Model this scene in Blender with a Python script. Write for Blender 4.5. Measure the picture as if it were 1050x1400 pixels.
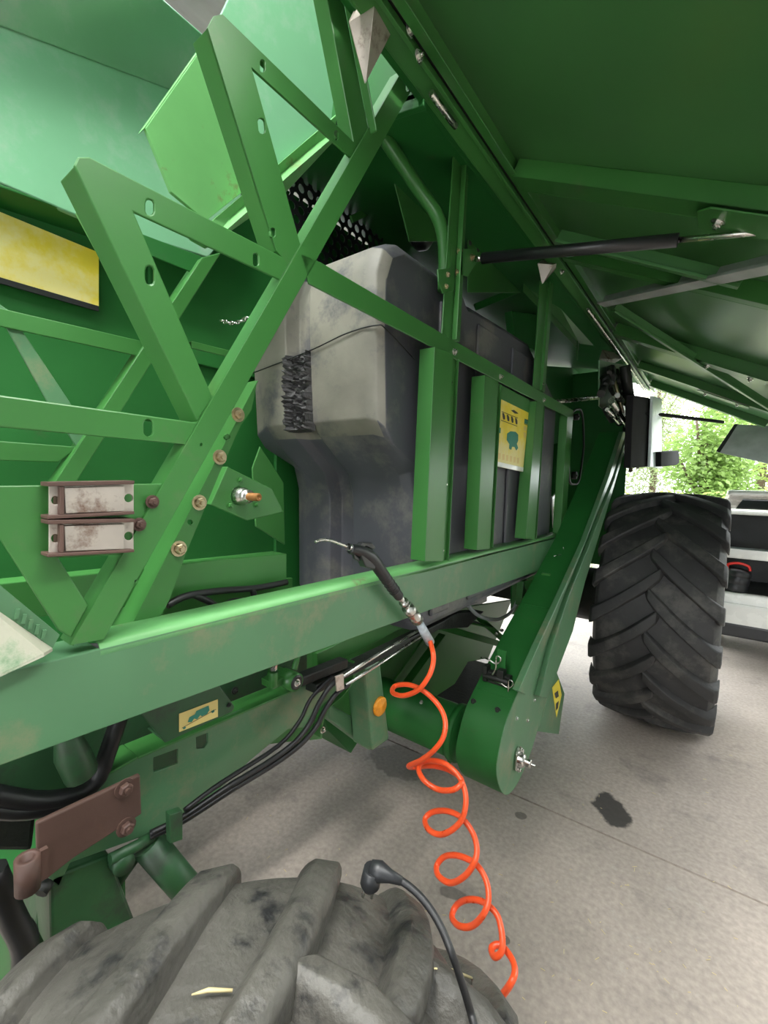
import bpy, bmesh, math, random
from mathutils import Vector, Matrix
from mathutils.geometry import tessellate_polygon
random.seed(7)
for o in list(bpy.data.objects): bpy.data.objects.remove(o)
SC = bpy.context.scene
COL = SC.collection

# ------------------------------------------------------------------ camera
CAM_H = 1.78
FPX = 600.0                       # focal length in pixels of the 1050 x 1400 frame
YAW = math.atan(453 / 600.0); PITCH = math.radians(4.2); ROLL = 0.025
CF = Vector((-math.sin(YAW) * math.cos(PITCH), math.cos(YAW) * math.cos(PITCH), -math.sin(PITCH)))
_r = Vector((math.cos(YAW), math.sin(YAW), 0)); _u = _r.cross(CF)
CR = _r * math.cos(ROLL) + _u * math.sin(ROLL)
CU = _u * math.cos(ROLL) - _r * math.sin(ROLL)
CP = Vector((0, 0, CAM_H))
cd = bpy.data.cameras.new('camera'); cam = bpy.data.objects.new('camera', cd); COL.objects.link(cam)
cd.sensor_fit = 'HORIZONTAL'; cd.sensor_width = 36; cd.lens = FPX / 1050 * 36; cd.clip_start = 0.02
cam.matrix_world = Matrix(((CR.x, CU.x, -CF.x, CP.x), (CR.y, CU.y, -CF.y, CP.y), (CR.z, CU.z, -CF.z, CP.z), (0, 0, 0, 1)))
SC.camera = cam

# ------------------------------------------------------------------ world, exposure
SC.view_settings.view_transform = 'Standard'; SC.view_settings.look = 'None'
SC.view_settings.gamma = 1; SC.view_settings.use_curve_mapping = False
SC.view_settings.exposure = 0.85
W = bpy.data.worlds.new('world'); SC.world = W; W.use_nodes = True
nt = W.node_tree; bgn = nt.nodes['Background']
bgn.inputs[0].default_value = (0.93, 0.97, 1.0, 1); bgn.inputs[1].default_value = 4.2   # even overcast sky

# ------------------------------------------------------------------ measuring helpers: sight lines of the surveyed photo cut with real planes
def at(x, y, X=None, Y=None, Z=None):
    d = CF + CR * ((x - 525) / FPX) - CU * ((y - 700) / FPX)
    if X is not None: t = X / d.x
    elif Y is not None: t = Y / d.y
    else: t = (Z - CAM_H) / d.z
    return CP + d * t
def on_plane(x, y, p, n):
    d = CF + CR * ((x - 525) / FPX) - CU * ((y - 700) / FPX); n = Vector(n)
    return CP + d * ((Vector(p) - CP).dot(n) / d.dot(n))
def pts(lst, **k): return [at(x, y, **k) for x, y in lst]

# ------------------------------------------------------------------ materials
MATS = {}
def mat(name, col, rough=0.5, metal=0.0, var=0.12, scale=8.0, bump=0.0, bscale=60.0, col2=None, c2=0.0, c2scale=5.0, spec=0.5, coat=0.0, c2th=0.62, rvar=1.0):
    m = bpy.data.materials.new(name); m.use_nodes = True; t = m.node_tree; N = t.nodes; L = t.links
    b = N['Principled BSDF']; b.inputs['Roughness'].default_value = rough; b.inputs['Metallic'].default_value = metal
    b.inputs['Specular IOR Level'].default_value = spec; b.inputs['Coat Weight'].default_value = coat
    tc = N.new('ShaderNodeTexCoord')
    n1 = N.new('ShaderNodeTexNoise'); n1.inputs['Scale'].default_value = scale; n1.inputs['Detail'].default_value = 6
    L.new(tc.outputs['Object'], n1.inputs['Vector'])
    r = N.new('ShaderNodeValToRGB'); L.new(n1.outputs['Fac'], r.inputs['Fac'])
    r.color_ramp.elements[0].position = .3; r.color_ramp.elements[1].position = .7
    r.color_ramp.elements[0].color = tuple(c * (1 - var) for c in col) + (1,)
    r.color_ramp.elements[1].color = tuple(min(1, c * (1 + var)) for c in col) + (1,)
    out = r.outputs['Color']
    if col2 is not None:
        n2 = N.new('ShaderNodeTexNoise'); n2.inputs['Scale'].default_value = c2scale; n2.inputs['Detail'].default_value = 9; n2.inputs['Roughness'].default_value = .7
        L.new(tc.outputs['Object'], n2.inputs['Vector'])
        r2 = N.new('ShaderNodeValToRGB'); L.new(n2.outputs['Fac'], r2.inputs['Fac'])
        r2.color_ramp.elements[0].position = c2th; r2.color_ramp.elements[0].color = (0, 0, 0, 1)
        r2.color_ramp.elements[1].position = min(1, c2th + .12); r2.color_ramp.elements[1].color = (c2, c2, c2, 1)
        mx = N.new('ShaderNodeMix'); mx.data_type = 'RGBA'
        L.new(r2.outputs['Color'], mx.inputs['Factor']); L.new(out, mx.inputs['A']); mx.inputs['B'].default_value = tuple(col2) + (1,)
        out = mx.outputs['Result']
    L.new(out, b.inputs['Base Color'])
    rr = N.new('ShaderNodeMapRange'); rr.inputs['To Min'].default_value = max(.02, rough - .08 * rvar); rr.inputs['To Max'].default_value = min(1, rough + .12 * rvar)
    L.new(n1.outputs['Fac'], rr.inputs['Value']); L.new(rr.outputs['Result'], b.inputs['Roughness'])
    if bump:
        n3 = N.new('ShaderNodeTexNoise'); n3.inputs['Scale'].default_value = bscale; n3.inputs['Detail'].default_value = 5
        L.new(tc.outputs['Object'], n3.inputs['Vector'])
        bp = N.new('ShaderNodeBump'); bp.inputs['Strength'].default_value = bump; bp.inputs['Distance'].default_value = .01
        L.new(n3.outputs['Fac'], bp.inputs['Height']); L.new(bp.outputs['Normal'], b.inputs['Normal'])
    MATS[name] = m; return m
GREEN = mat('green_paint', (0.041, 0.168, 0.037), .32, var=.10, scale=3, bump=.04, bscale=14, col2=(.10, .15, .07), c2=.45, c2scale=6, c2th=.6)
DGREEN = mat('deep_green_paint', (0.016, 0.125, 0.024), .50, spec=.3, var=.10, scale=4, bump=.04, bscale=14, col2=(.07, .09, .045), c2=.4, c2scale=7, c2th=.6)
DIRTYG = mat('greasy_green_paint', (0.024, 0.085, 0.032), .45, var=.2, scale=6, bump=.06, col2=(.03, .032, .026), c2=.7, c2scale=6, c2th=.5)
DUST = mat('dusty_green_paint', (0.085, 0.205, 0.10), .33, var=.10, scale=4, bump=.05, bscale=18, col2=(.22, .22, .13), c2=.6, c2scale=5, c2th=.52)
LIME = mat('lit_faded_green_paint', (0.145, 0.41, 0.135), .35, var=.1, scale=5, col2=(.18, .10, .05), c2=.8, c2scale=9, c2th=.6)  # faded green, brightened: light from above is put into the colour
SHEET = mat('glossy_green_sheet', (0.19, 0.44, 0.26), .20, var=.08, scale=3, bump=.03, bscale=6, col2=(.32, .46, .36), c2=.6, c2scale=3, c2th=.5)
BEIGE = mat('worn_step_metal', (0.42, 0.42, 0.33), .5, var=.2, scale=14, col2=(.10, .25, .12), c2=.9, c2scale=7, c2th=.55, bump=.1)
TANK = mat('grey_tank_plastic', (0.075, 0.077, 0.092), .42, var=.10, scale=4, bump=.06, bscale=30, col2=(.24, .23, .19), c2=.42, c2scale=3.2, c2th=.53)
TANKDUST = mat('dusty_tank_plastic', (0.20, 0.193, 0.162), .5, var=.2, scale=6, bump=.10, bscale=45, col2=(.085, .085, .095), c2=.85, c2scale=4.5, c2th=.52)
MELT = mat('melted_plastic', (0.05, 0.05, 0.052), .42, var=.3, scale=30, bump=.5, bscale=70)
RUBBER = mat('tyre_rubber', (0.030, 0.030, 0.031), .62, var=.25, scale=9, bump=.10, bscale=50, col2=(.11, .105, .095), c2=.55, c2scale=5, c2th=.5)
RUBBER2 = mat('dirty_tyre_rubber', (0.080, 0.076, 0.066), .48, var=.40, scale=6, bump=.5, bscale=48, col2=(.014, .014, .016), c2=.95, c2scale=11, c2th=.51)
BLACK = mat('black_rubber', (0.012, 0.012, 0.013), .42, var=.2)
MATTE = mat('matte_black', (0.012, 0.012, 0.013), .85, spec=.1)
BLACKP = mat('black_plastic', (0.016, 0.017, 0.019), .35, var=.2)
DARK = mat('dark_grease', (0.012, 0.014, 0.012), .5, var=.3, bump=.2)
STEEL = mat('bright_steel', (0.62, 0.61, 0.58), .25, 1.0, var=.12, scale=20)
ZINC = mat('zinc_bolt', (0.55, 0.46, 0.30), .38, 1.0, var=.25, scale=40, col2=(.10, .06, .03), c2=.6, c2scale=40)
GALV = mat('galvanised_bracket', (0.56, 0.50, 0.45), .42, .75, var=.15, scale=12, col2=(.16, .07, .04), c2=.9, c2scale=10, c2th=.52)
RUST = mat('rusty_brown_plate', (0.095, 0.052, 0.041), .55, var=.18, scale=8, bump=.08, bscale=40)
RUSTY = mat('rusty_shaft', (0.42, 0.20, 0.07), .5, .6, var=.3, scale=30)
YELLOW = mat('yellow_decal', (0.90, 0.72, 0.06), .4, var=.08, col2=(.85, .78, .40), c2=.7, c2scale=4, c2th=.45)
CREAM = mat('cream_decal', (0.80, 0.62, 0.22), .45, var=.08)
DECALG = mat('green_decal_print', (0.03, 0.22, 0.16), .5)
DECALK = mat('black_decal_print', (0.03, 0.03, 0.025), .5)
WHITE = mat('white_paint', (0.78, 0.78, 0.75), .25, var=.03, coat=.3)
ORANGE = mat('orange_hose_plastic', (0.90, 0.10, 0.025), .28, var=.08, scale=20, col2=(.85, .45, .35), c2=.35, c2scale=12)
AMBER = mat('amber_reflector', (0.95, 0.34, 0.02), .2, var=.15, scale=60, bump=.5, bscale=160)
RED = mat('red_plastic', (0.75, 0.03, 0.02), .35)
GLASS = mat('car_glass', (0.02, 0.03, 0.03), .05, var=.05)
PALE = mat('pale_blue_panel', (0.62, 0.74, 0.74), .3, var=.05)
GREYSHEET = mat('grey_metal_sheet', (0.42, 0.44, 0.45), .4, .2, var=.15, scale=10)
PANELIN = mat('panel_inside_paint', (0.055, 0.175, 0.055), .30, var=.10, scale=2.5, rvar=.1)
STRAW = mat('dry_straw', (0.62, 0.52, 0.28), .7)
BARK = mat('bark', (0.10, 0.07, 0.045), .8, bump=.3, bscale=30)
ROOFM = mat('roof_sheet', (0.50, 0.51, 0.50), .5, var=.1, scale=2)
STEELBEAM = mat('grey_brown_beam', (0.16, 0.13, 0.11), .6, var=.15, scale=6)
WALLM = mat('barn_wall_sheet', (0.34, 0.36, 0.35), .6, var=.1, scale=3)
def leafmat(name, col):
    m = mat(name, col, .5, var=.3, scale=1.2); t = m.node_tree; b = t.nodes['Principled BSDF']
    b.inputs['Transmission Weight'].default_value = 0.0
    tr = t.nodes.new('ShaderNodeBsdfTranslucent'); tr.inputs[0].default_value = tuple(min(1, c * 1.5) for c in col) + (1,)
    ms = t.nodes.new('ShaderNodeMixShader'); ms.inputs[0].default_value = .4
    t.links.new(b.outputs[0], ms.inputs[1]); t.links.new(tr.outputs[0], ms.inputs[2])
    t.links.new(ms.outputs[0], t.nodes['Material Output'].inputs[0]); return m
LEAF1 = leafmat('leaf_yellow_green', (0.27, 0.35, 0.09)); LEAF2 = leafmat('leaf_mid_green', (0.22, 0.33, 0.09)); LEAF3 = leafmat('leaf_pale_green', (0.22, 0.27, 0.13))
def emat(name, col, s):
    m = bpy.data.materials.new(name); m.use_nodes = True; b = m.node_tree.nodes['Principled BSDF']
    b.inputs['Emission Color'].default_value = tuple(col) + (1,); b.inputs['Emission Strength'].default_value = s
    b.inputs['Base Color'].default_value = (.8, .8, .8, 1); return m

# concrete
def concrete():
    m = mat('concrete', (0.40, 0.345, 0.30), .6, var=.16, scale=1.3, bump=.22, bscale=26, col2=(.17, .15, .135), c2=.55, c2scale=2.2, c2th=.55)
    t = m.node_tree; N = t.nodes; L = t.links; b = N['Principled BSDF']
    old = b.inputs['Base Color'].links[0].from_socket
    tc = N.new('ShaderNodeTexCoord')
    n = N.new('ShaderNodeTexNoise'); n.inputs['Scale'].default_value = 45; n.inputs['Detail'].default_value = 8
    L.new(tc.outputs['Object'], n.inputs['Vector'])
    mr = N.new('ShaderNodeMapRange'); mr.inputs['From Min'].default_value = .3; mr.inputs['From Max'].default_value = .7
    mr.inputs['To Min'].default_value = .82; mr.inputs['To Max'].default_value = 1.12; L.new(n.outputs['Fac'], mr.inputs['Value'])
    mx = N.new('ShaderNodeMix'); mx.data_type = 'RGBA'; mx.blend_type = 'MULTIPLY'; mx.inputs['Factor'].default_value = 1
    L.new(old, mx.inputs['A']); L.new(mr.outputs['Result'], mx.inputs['B'])
    # bright worn scuffs
    n2 = N.new('ShaderNodeTexNoise'); n2.inputs['Scale'].default_value = 7; n2.inputs['Detail'].default_value = 10; n2.inputs['Roughness'].default_value = .75
    L.new(tc.outputs['Object'], n2.inputs['Vector'])
    r = N.new('ShaderNodeValToRGB'); r.color_ramp.elements[0].position = .58; r.color_ramp.elements[1].position = .72
    r.color_ramp.elements[0].color = (0, 0, 0, 1); r.color_ramp.elements[1].color = (.5, .5, .5, 1); L.new(n2.outputs['Fac'], r.inputs['Fac'])
    m2 = N.new('ShaderNodeMix'); m2.data_type = 'RGBA'; L.new(r.outputs['Color'], m2.inputs['Factor']); L.new(mx.outputs['Result'], m2.inputs['A'])
    m2.inputs['B'].default_value = (.50, .47, .43, 1)
    out = m2.outputs['Result']
    # oil stains: (centre x, y, radius x, radius y, strength)
    for cx, cy, rx, ry, s, rot in OIL:
        mp = N.new('ShaderNodeMapping'); mp.vector_type = 'TEXTURE'; mp.inputs['Location'].default_value = (cx, cy, 0); mp.inputs['Scale'].default_value = (rx, ry, 1)
        mp.inputs['Rotation'].default_value = (0, 0, rot)
        L.new(tc.outputs['Object'], mp.inputs['Vector'])
        ln = N.new('ShaderNodeVectorMath'); ln.operation = 'LENGTH'; L.new(mp.outputs[0], ln.inputs[0])
        nn = N.new('ShaderNodeTexNoise'); nn.inputs['Scale'].default_value = 14; nn.inputs['Detail'].default_value = 4; L.new(tc.outputs['Object'], nn.inputs['Vector'])
        ad = N.new('ShaderNodeMath'); ad.operation = 'ADD'; L.new(ln.outputs['Value'], ad.inputs[0]); L.new(nn.outputs['Fac'], ad.inputs[1])
        mr = N.new('ShaderNodeMapRange'); mr.inputs['From Min'].default_value = 1.38; mr.inputs['From Max'].default_value = 1.56
        mr.inputs['To Min'].default_value = s; mr.inputs['To Max'].default_value = 0; L.new(ad.outputs[0], mr.inputs['Value'])
        mm = N.new('ShaderNodeMix'); mm.data_type = 'RGBA'; L.new(mr.outputs['Result'], mm.inputs['Factor']); L.new(out, mm.inputs['A'])
        mm.inputs['B'].default_value = (.022, .02, .018, 1); out = mm.outputs['Result']
    L.new(out, b.inputs['Base Color'])
    return m
def _f(x, y): p = at(x, y, Z=0); return p.x, p.y
_o = _f(835, 1107); _o2 = _f(545, 1040); _o3 = _f(712, 1115); _o4 = _f(620, 1222); _o5 = _f(690, 1285)
OIL = [(_o[0], _o[1], .085, .13, .93, .5), (_o2[0], _o2[1], .20, .16, .45, 0), (_o3[0], _o3[1], .03, .03, .6, 0), (_o4[0], _o4[1], .06, .03, .5, .4), (_o5[0], _o5[1], .02, .02, .6, 0)]
CONC = concrete()

# ------------------------------------------------------------------ mesh helpers
class MB:
    def __init__(s): s.v = []; s.f = []; s.m = []; s.sm = []
    def add(s, vs, fs, mi=0, smooth=False):
        b = len(s.v); s.v += [Vector(v) for v in vs]
        for f in fs: s.f.append([i + b for i in f]); s.m.append(mi); s.sm.append(smooth)
        return s
    def prism(s, poly, ext, mi=0):
        ext = Vector(ext); n = len(poly); a = [Vector(p) for p in poly]; c = [p + ext for p in a]
        return s.add(a + c, [list(range(n)), list(range(2 * n - 1, n - 1, -1))] + [[i, n + i, n + (i + 1) % n, (i + 1) % n] for i in range(n)], mi)
    def plate(s, outer, holes, ext, mi=0):
        """flat plate with real holes, extruded by ext"""
        ext = Vector(ext); loops = [[Vector(p) for p in lp] for lp in [outer] + list(holes)]
        vs = [p for lp in loops for p in lp]; n = len(vs)
        fs = [list(t) for t in tessellate_polygon(loops)]
        allf = fs + [[q + n for q in reversed(f)] for f in fs]; o = 0
        for lp in loops:
            k = len(lp); allf += [[o + q, o + (q + 1) % k, o + (q + 1) % k + n, o + q + n] for q in range(k)]; o += k
        return s.add(vs + [v + ext for v in vs], allf, mi)
    def box(s, c, size, mi=0, rot=None):
        c = Vector(c); hx, hy, hz = [q / 2 for q in size]; R = rot or Matrix.Identity(3)
        vs = [c + R @ Vector((x * hx, y * hy, z * hz)) for x in (-1, 1) for y in (-1, 1) for z in (-1, 1)]
        return s.add(vs, [[0, 1, 3, 2], [4, 6, 7, 5], [0, 4, 5, 1], [2, 3, 7, 6], [0, 2, 6, 4], [1, 5, 7, 3]], mi)
    def bar(s, p, q, w, h, up=(0, 0, 1), mi=0):
        """rectangular bar from p to q; w across (side), h along up"""
        p = Vector(p); q = Vector(q); d = (q - p).normalized(); up = Vector(up); sd = d.cross(up).normalized(); uu = sd.cross(d).normalized()
        vs = [e + sd * (a * w / 2) + uu * (b * h / 2) for e in (p, q) for a, b in ((-1, -1), (1, -1), (1, 1), (-1, 1))]
        return s.add(vs, [[3, 2, 1, 0], [4, 5, 6, 7]] + [[i, (i + 1) % 4, 4 + (i + 1) % 4, 4 + i] for i in range(4)], mi)
    def tube(s, path, r, n=10, mi=0, cap=True):
        P = [Vector(p) for p in path]; k = len(P); rs = r if isinstance(r, (list, tuple)) else [r] * k
        d0 = (P[1] - P[0]).normalized(); a = d0.orthogonal().normalized(); vs = []
        for i in range(k):
            d = (P[min(i + 1, k - 1)] - P[max(i - 1, 0)])
            d = d.normalized() if d.length > 1e-9 else d0
            a = (a - d * a.dot(d)); a = a.normalized() if a.length > 1e-6 else d.orthogonal().normalized(); b = d.cross(a)
            for j in range(n):
                t = 2 * math.pi * j / n; vs.append(P[i] + (a * math.cos(t) + b * math.sin(t)) * rs[i])
        fs = [[i * n + j, i * n + (j + 1) % n, (i + 1) * n + (j + 1) % n, (i + 1) * n + j] for i in range(k - 1) for j in range(n)]
        b0 = len(s.v); s.add(vs, fs, mi, True)
        if cap:
            for ring in ([b0 + j for j in reversed(range(n))], [b0 + (k - 1) * n + j for j in range(n)]):
                s.f.append(ring); s.m.append(mi); s.sm.append(False)
        return s
    def lathe(s, prof, c, axis, n=24, mi=0, smooth=True):
        """prof: list of (along axis, radius)"""
        c = Vector(c); ax = Vector(axis).normalized(); a = ax.orthogonal().normalized(); b = ax.cross(a); vs = []
        for h, r in prof:
            for j in range(n):
                t = 2 * math.pi * j / n; vs.append(c + ax * h + (a * math.cos(t) + b * math.sin(t)) * r)
        k = len(prof)
        return s.add(vs, [[i * n + j, i * n + (j + 1) % n, (i + 1) * n + (j + 1) % n, (i + 1) * n + j] for i in range(k - 1) for j in range(n)], mi, smooth)
    def build(s, name, mats, parent=None, bevel=0, weld=False, seg=2, auto=0):
        me = bpy.data.meshes.new(name); me.from_pydata([tuple(v) for v in s.v], [], s.f)
        for m in (mats if isinstance(mats, (list, tuple)) else [mats]): me.materials.append(m)
        me.polygons.foreach_set('material_index', s.m); me.polygons.foreach_set('use_smooth', s.sm)
        bm = bmesh.new(); bm.from_mesh(me)
        if weld: bmesh.ops.remove_doubles(bm, verts=bm.verts, dist=1e-5)
        bmesh.ops.recalc_face_normals(bm, faces=bm.faces); bm.to_mesh(me); bm.free(); me.update()
        if auto:
            me.polygons.foreach_set('use_smooth', [True] * len(me.polygons)); me.set_sharp_from_angle(angle=math.radians(auto))
        o = bpy.data.objects.new(name, me); COL.objects.link(o)
        if parent: attach(o, parent)
        if bevel:
            md = o.modifiers.new('edge', 'BEVEL'); md.width = bevel; md.segments = seg; md.limit_method = 'ANGLE'; md.angle_limit = math.radians(35)
        return o
def attach(o, parent):
    o.parent = parent
    if parent.parent is None and parent.type == 'EMPTY': o.matrix_parent_inverse = Matrix.Translation(-parent.location)
def thing(name, loc, label, cat, group=None):
    o = bpy.data.objects.new(name, None); COL.objects.link(o); o.location = loc; o.empty_display_size = .1
    return tag(o, label, cat, group)
def tag(o, label=None, cat=None, group=None, kind=None):
    if label: o['label'] = label
    if cat: o['category'] = cat
    if group: o['group'] = group
    if kind: o['kind'] = kind
    return o
def smooth_path(P, sub=6):
    """Catmull-Rom through the points"""
    P = [Vector(p) for p in P]; out = []
    for i in range(len(P) - 1):
        a, b, c, d = P[max(i - 1, 0)], P[i], P[i + 1], P[min(i + 2, len(P) - 1)]
        for k in range(sub):
            t = k / sub
            out.append(.5 * ((2 * b) + (c - a) * t + (2 * a - 5 * b + 4 * c - d) * t * t + (3 * b - a - 3 * c + d) * t ** 3))
    out.append(P[-1]); return out
def slot(c, u, v, lu, lv, n=5):
    """rounded slot outline: half length lu along u, half width lv along v"""
    c = Vector(c); u = Vector(u).normalized(); v = Vector(v).normalized(); out = []
    for s in (1, -1):
        for k in range(n):
            t = math.pi * k / (n - 1) - math.pi / 2
            out.append(c + u * s * (lu - lv) + u * s * math.cos(t) * lv + v * s * math.sin(t) * lv)
    return out
def pxslot(x, y, dx, dy, ll, lw, X):
    """slot at a surveyed spot, direction (dx,dy), on plane X"""
    n = math.hypot(dx, dy); dx /= n; dy /= n; out = []
    for s in (1, -1):
        for k in range(5):
            t = math.pi * k / 4 - math.pi / 2
            a = s * (ll - lw) + s * math.cos(t) * lw; b = s * math.sin(t) * lw
            out.append(at(x + dx * a - dy * b, y + dy * a + dx * b, X=X))
    return out
_BOLT = {}
def bolt(p, axis, parent, r=.011, m=None, name='bolt'):
    m = m or ZINC; key = (round(r, 4), m.name)
    if key not in _BOLT:
        b = MB(); b.lathe([(0, 0), (0, r * 1.5), (r * .25, r * 1.5), (r * .25, r)], (0, 0, 0), (0, 0, 1), 14, smooth=False)
        b.lathe([(r * .25, r), (r * .95, r), (r * 1.1, r * .8), (r * 1.1, 0)], (0, 0, 0), (0, 0, 1), 6, smooth=False)
        b.lathe([(r * 1.1, r * .45), (r * 1.6, r * .45), (r * 1.6, 0)], (0, 0, 0), (0, 0, 1), 8, smooth=False)
        o = b.build(name, m); _BOLT[key] = o.data; bpy.data.objects.remove(o)
    o = bpy.data.objects.new(name, _BOLT[key]); COL.objects.link(o); attach(o, parent)
    q = Vector((0, 0, 1)).rotation_difference(Vector(axis)).to_matrix().to_4x4()
    o.matrix_basis = Matrix.Translation(Vector(p)) @ q
    return o
OUT = (1, 0, 0)
#==SETTING==
# ================================================================== the setting
# floor with a sawn joint running across the bay
ja, jb = at(814, 1135, Z=0), at(1050, 1238, Z=0)
jd = (jb - ja).normalized(); jn = Vector((-jd.y, jd.x, 0))
def jline(s, off, z): return ja + jd * s + jn * off + Vector((0, 0, z))
b = MB(); prof = [(-9.6, 0), (-.006, 0), (-.003, -.012), (.003, -.012), (.006, 0), (5.2, 0)]
vs = [jline(s, o, z) for s in (-9, 9) for o, z in prof]; n = len(prof)
b.add(vs, [[i, i + 1, n + i + 1, n + i] for i in range(n - 1)])
floor = b.build('floor', CONC); tag(floor, 'worn grey concrete floor with a sawn joint and oil stains', kind='structure')
yard = MB().add([(-40, 6.2, -.03), (40, 6.2, -.03), (40, 70, -.03), (-40, 70, -.03)], [[0, 1, 2, 3]])
YARD = mat('gravel_yard', (0.42, 0.40, 0.36), .8, var=.2, scale=6, bump=.3, bscale=30)
yd = yard.build('yard', YARD); tag(yd, 'pale gravel yard beyond the open barn end', kind='structure')
side = MB().add([(4.5, -20, -.03), (40, -20, -.03), (40, 6.2, -.03), (4.5, 6.2, -.03)], [[0, 1, 2, 3]])
tag(side.build('apron', YARD), 'pale gravel apron beside the barn', kind='structure')
# roof: corrugated sheets on steel beams
def zroof(x): return 5.2 + .02 * math.cos(x * 2 * math.pi / .183) - .05 * abs(x + 1)
def roof_piece(b, x0, x1, y0, y1):
    nx = int((x1 - x0) / .046); xs = [x0 + i * (x1 - x0) / nx for i in range(nx + 1)]
    b.add([(x, y, zroof(x)) for y in (y0, y1) for x in xs], [[i, i + 1, nx + 2 + i, nx + 1 + i] for i in range(nx)], 0, True)
SKS = [(-2.4, -.3), (.9, 2.9)]; SY = (-3.2, 1.6)      # two unseen skylight bays, added to let overhead light in
b = MB(); roof_piece(b, -7, 4.6, -7, SY[0]); roof_piece(b, -7, 4.6, SY[1], 6.4); roof_piece(b, -7, SKS[0][0], *SY); roof_piece(b, SKS[0][1], SKS[1][0], *SY); roof_piece(b, SKS[1][1], 4.6, *SY)
ceil = b.build('ceiling', ROOFM, weld=True); tag(ceil, 'light grey corrugated barn roof', kind='structure')
sm_ = bpy.data.materials.new('clear_roof_sheet'); sm_.use_nodes = True; t_ = sm_.node_tree; t_.nodes.remove(t_.nodes['Principled BSDF'])
tr_ = t_.nodes.new('ShaderNodeBsdfTransparent'); tl_ = t_.nodes.new('ShaderNodeBsdfTranslucent'); mxs = t_.nodes.new('ShaderNodeMixShader'); mxs.inputs[0].default_value = .35
tl_.inputs[0].default_value = (.9, .92, .88, 1); t_.links.new(tr_.outputs[0], mxs.inputs[1]); t_.links.new(tl_.outputs[0], mxs.inputs[2]); t_.links.new(mxs.outputs[0], t_.nodes['Material Output'].inputs[0])
for k, s_ in enumerate(SKS):
    b = MB(); roof_piece(b, s_[0], s_[1], *SY); tag(b.build('added_skylight_%d' % (k + 1), sm_), ['added clear corrugated skylight sheet, unseen above the machine', 'added clear corrugated skylight sheet, unseen above the free bay'][k], kind='structure')
for k, y in enumerate((-4.5, -2.2, .2, 2.6, 5.0)):
    bm_ = MB(); bm_.box((-1.5, y, 4.78), (11, .12, .012)).box((-1.5, y, 4.6), (11, .12, .012)).box((-1.5, y, 4.69), (11, .012, .18))
    tag(bm_.build('trim_%d' % (k + 1), STEELBEAM), 'grey brown steel roof beam under the barn roof', kind='structure')
b = MB().box((-7, -.3, 2.5), (.08, 13.4, 5.1)); tag(b.build('wall_left', WALLM), 'grey sheet barn wall behind the machine', kind='structure')
b = MB().box((-4.75, -7, 2.5), (4.5, .08, 5.1)).box((3.9, -7, 2.5), (1.2, .08, 5.1)).box((-1.7, -7, 2.5), (1.6, .08, 5.1)).box((1.2, -7, 4.3), (4.2, .08, 1.5)); tag(b.build('wall_back', WALLM), 'grey sheet barn wall with a wide doorway behind the photographer', kind='structure')
rear_ = MB().add([(-40, -40, -.03), (40, -40, -.03), (40, -7, -.03), (-40, -7, -.03)], [[0, 1, 2, 3]]); tag(rear_.build('rear_yard', YARD), 'pale gravel yard behind the barn', kind='structure')
b = MB().box((4.5, -.3, 2.45), (.08, 13.4, 4.95)); tag(b.build('wall_right', WALLM), 'grey sheet barn wall across the free bay', kind='structure')
#==OBJECTS==
# ================================================================== the combine harvester
CB = thing('combine_harvester', (-1.4, 2.2, 0), 'green combine harvester parked in the barn with its side panel raised', 'combine')
FX = -0.80          # plane of the outer side frame
def lineY(a, b, Y): return a + (b - a) * ((Y - a.y) / (b.y - a.y))
def strip(mb, p, q, depth, th, mi=0):
    """thin flange along p-q: reaches `depth` from it, thickness vector th"""
    depth = Vector(depth); k_ = depth.normalized() * .0015; p = Vector(p) + k_; q = Vector(q) + k_; return mb.prism([p, q, q + depth, p + depth], th, mi)
IN = Vector((-1, 0, 0))

# ---- body side wall and sheets deep behind the frame
b = MB()
b.prism(pts([(-300, 128), (60, 280), (300, 350), (560, 330), (560, 860), (-300, 900)], X=-1.62), (-.02, 0, 0))
b.prism([(-1.60, .75, 2.2), (-1.60, 1.3, 2.2), (-1.60, 1.3, .95), (-1.60, 5.0, .95), (-1.60, 5.0, 3.05), (-1.60, .75, 3.05)], (-.02, 0, 0))
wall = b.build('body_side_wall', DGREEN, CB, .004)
b = MB()
a0 = pts([(-300, 121), (0, 250), (110, 297), (285, 352), (330, 300), (330, 160), (275, 132), (0, 28), (-300, -85)], X=-1.50)
b.prism(a0, (-.02, 0, 0))
hood = b.build('rear_hood_sheet', SHEET, CB, .004)
b = MB(); e1, e2 = at(0, 28, X=-1.5), at(275, 132, X=-1.5); up = Vector((.42, 0, .5)); nb_ = (e2 - e1).cross(up).normalized()
b.prism([on_plane(x, y, e1, nb_) for x, y in ((-300, -79), (0, 34), (275, 138), (330, 158), (330, 95), (284, 54), (221, -2), (160, -60), (-300, -330))], nb_ * .012)
hb = b.build('hood_top_bend', SHEET, CB, .004)
b = MB(); strip(b, at(-300, 142, X=-1.5), at(290, 356, X=-1.5), (-.11, 0, -.005), (0, 0, -.008)); b.build('hood_lower_lip', DGREEN, CB, .002)
b = MB(); b.prism(pts([(-300, 168), (0, 291), (134, 346), (134, 420), (0, 381), (-300, 294)], X=-1.60), (.006, 0, 0))
dec = b.build('yellow_stripe_decal', YELLOW, CB); tag(dec, 'faded yellow stripe decal on the side wall')
b = MB(); b.prism(pts([(-300, 293), (0, 380), (134, 419), (134, 426), (0, 388), (-300, 303)], X=-1.595), (.006, 0, 0)); b.build('stripe_edge_band', BLACKP, CB)
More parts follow.
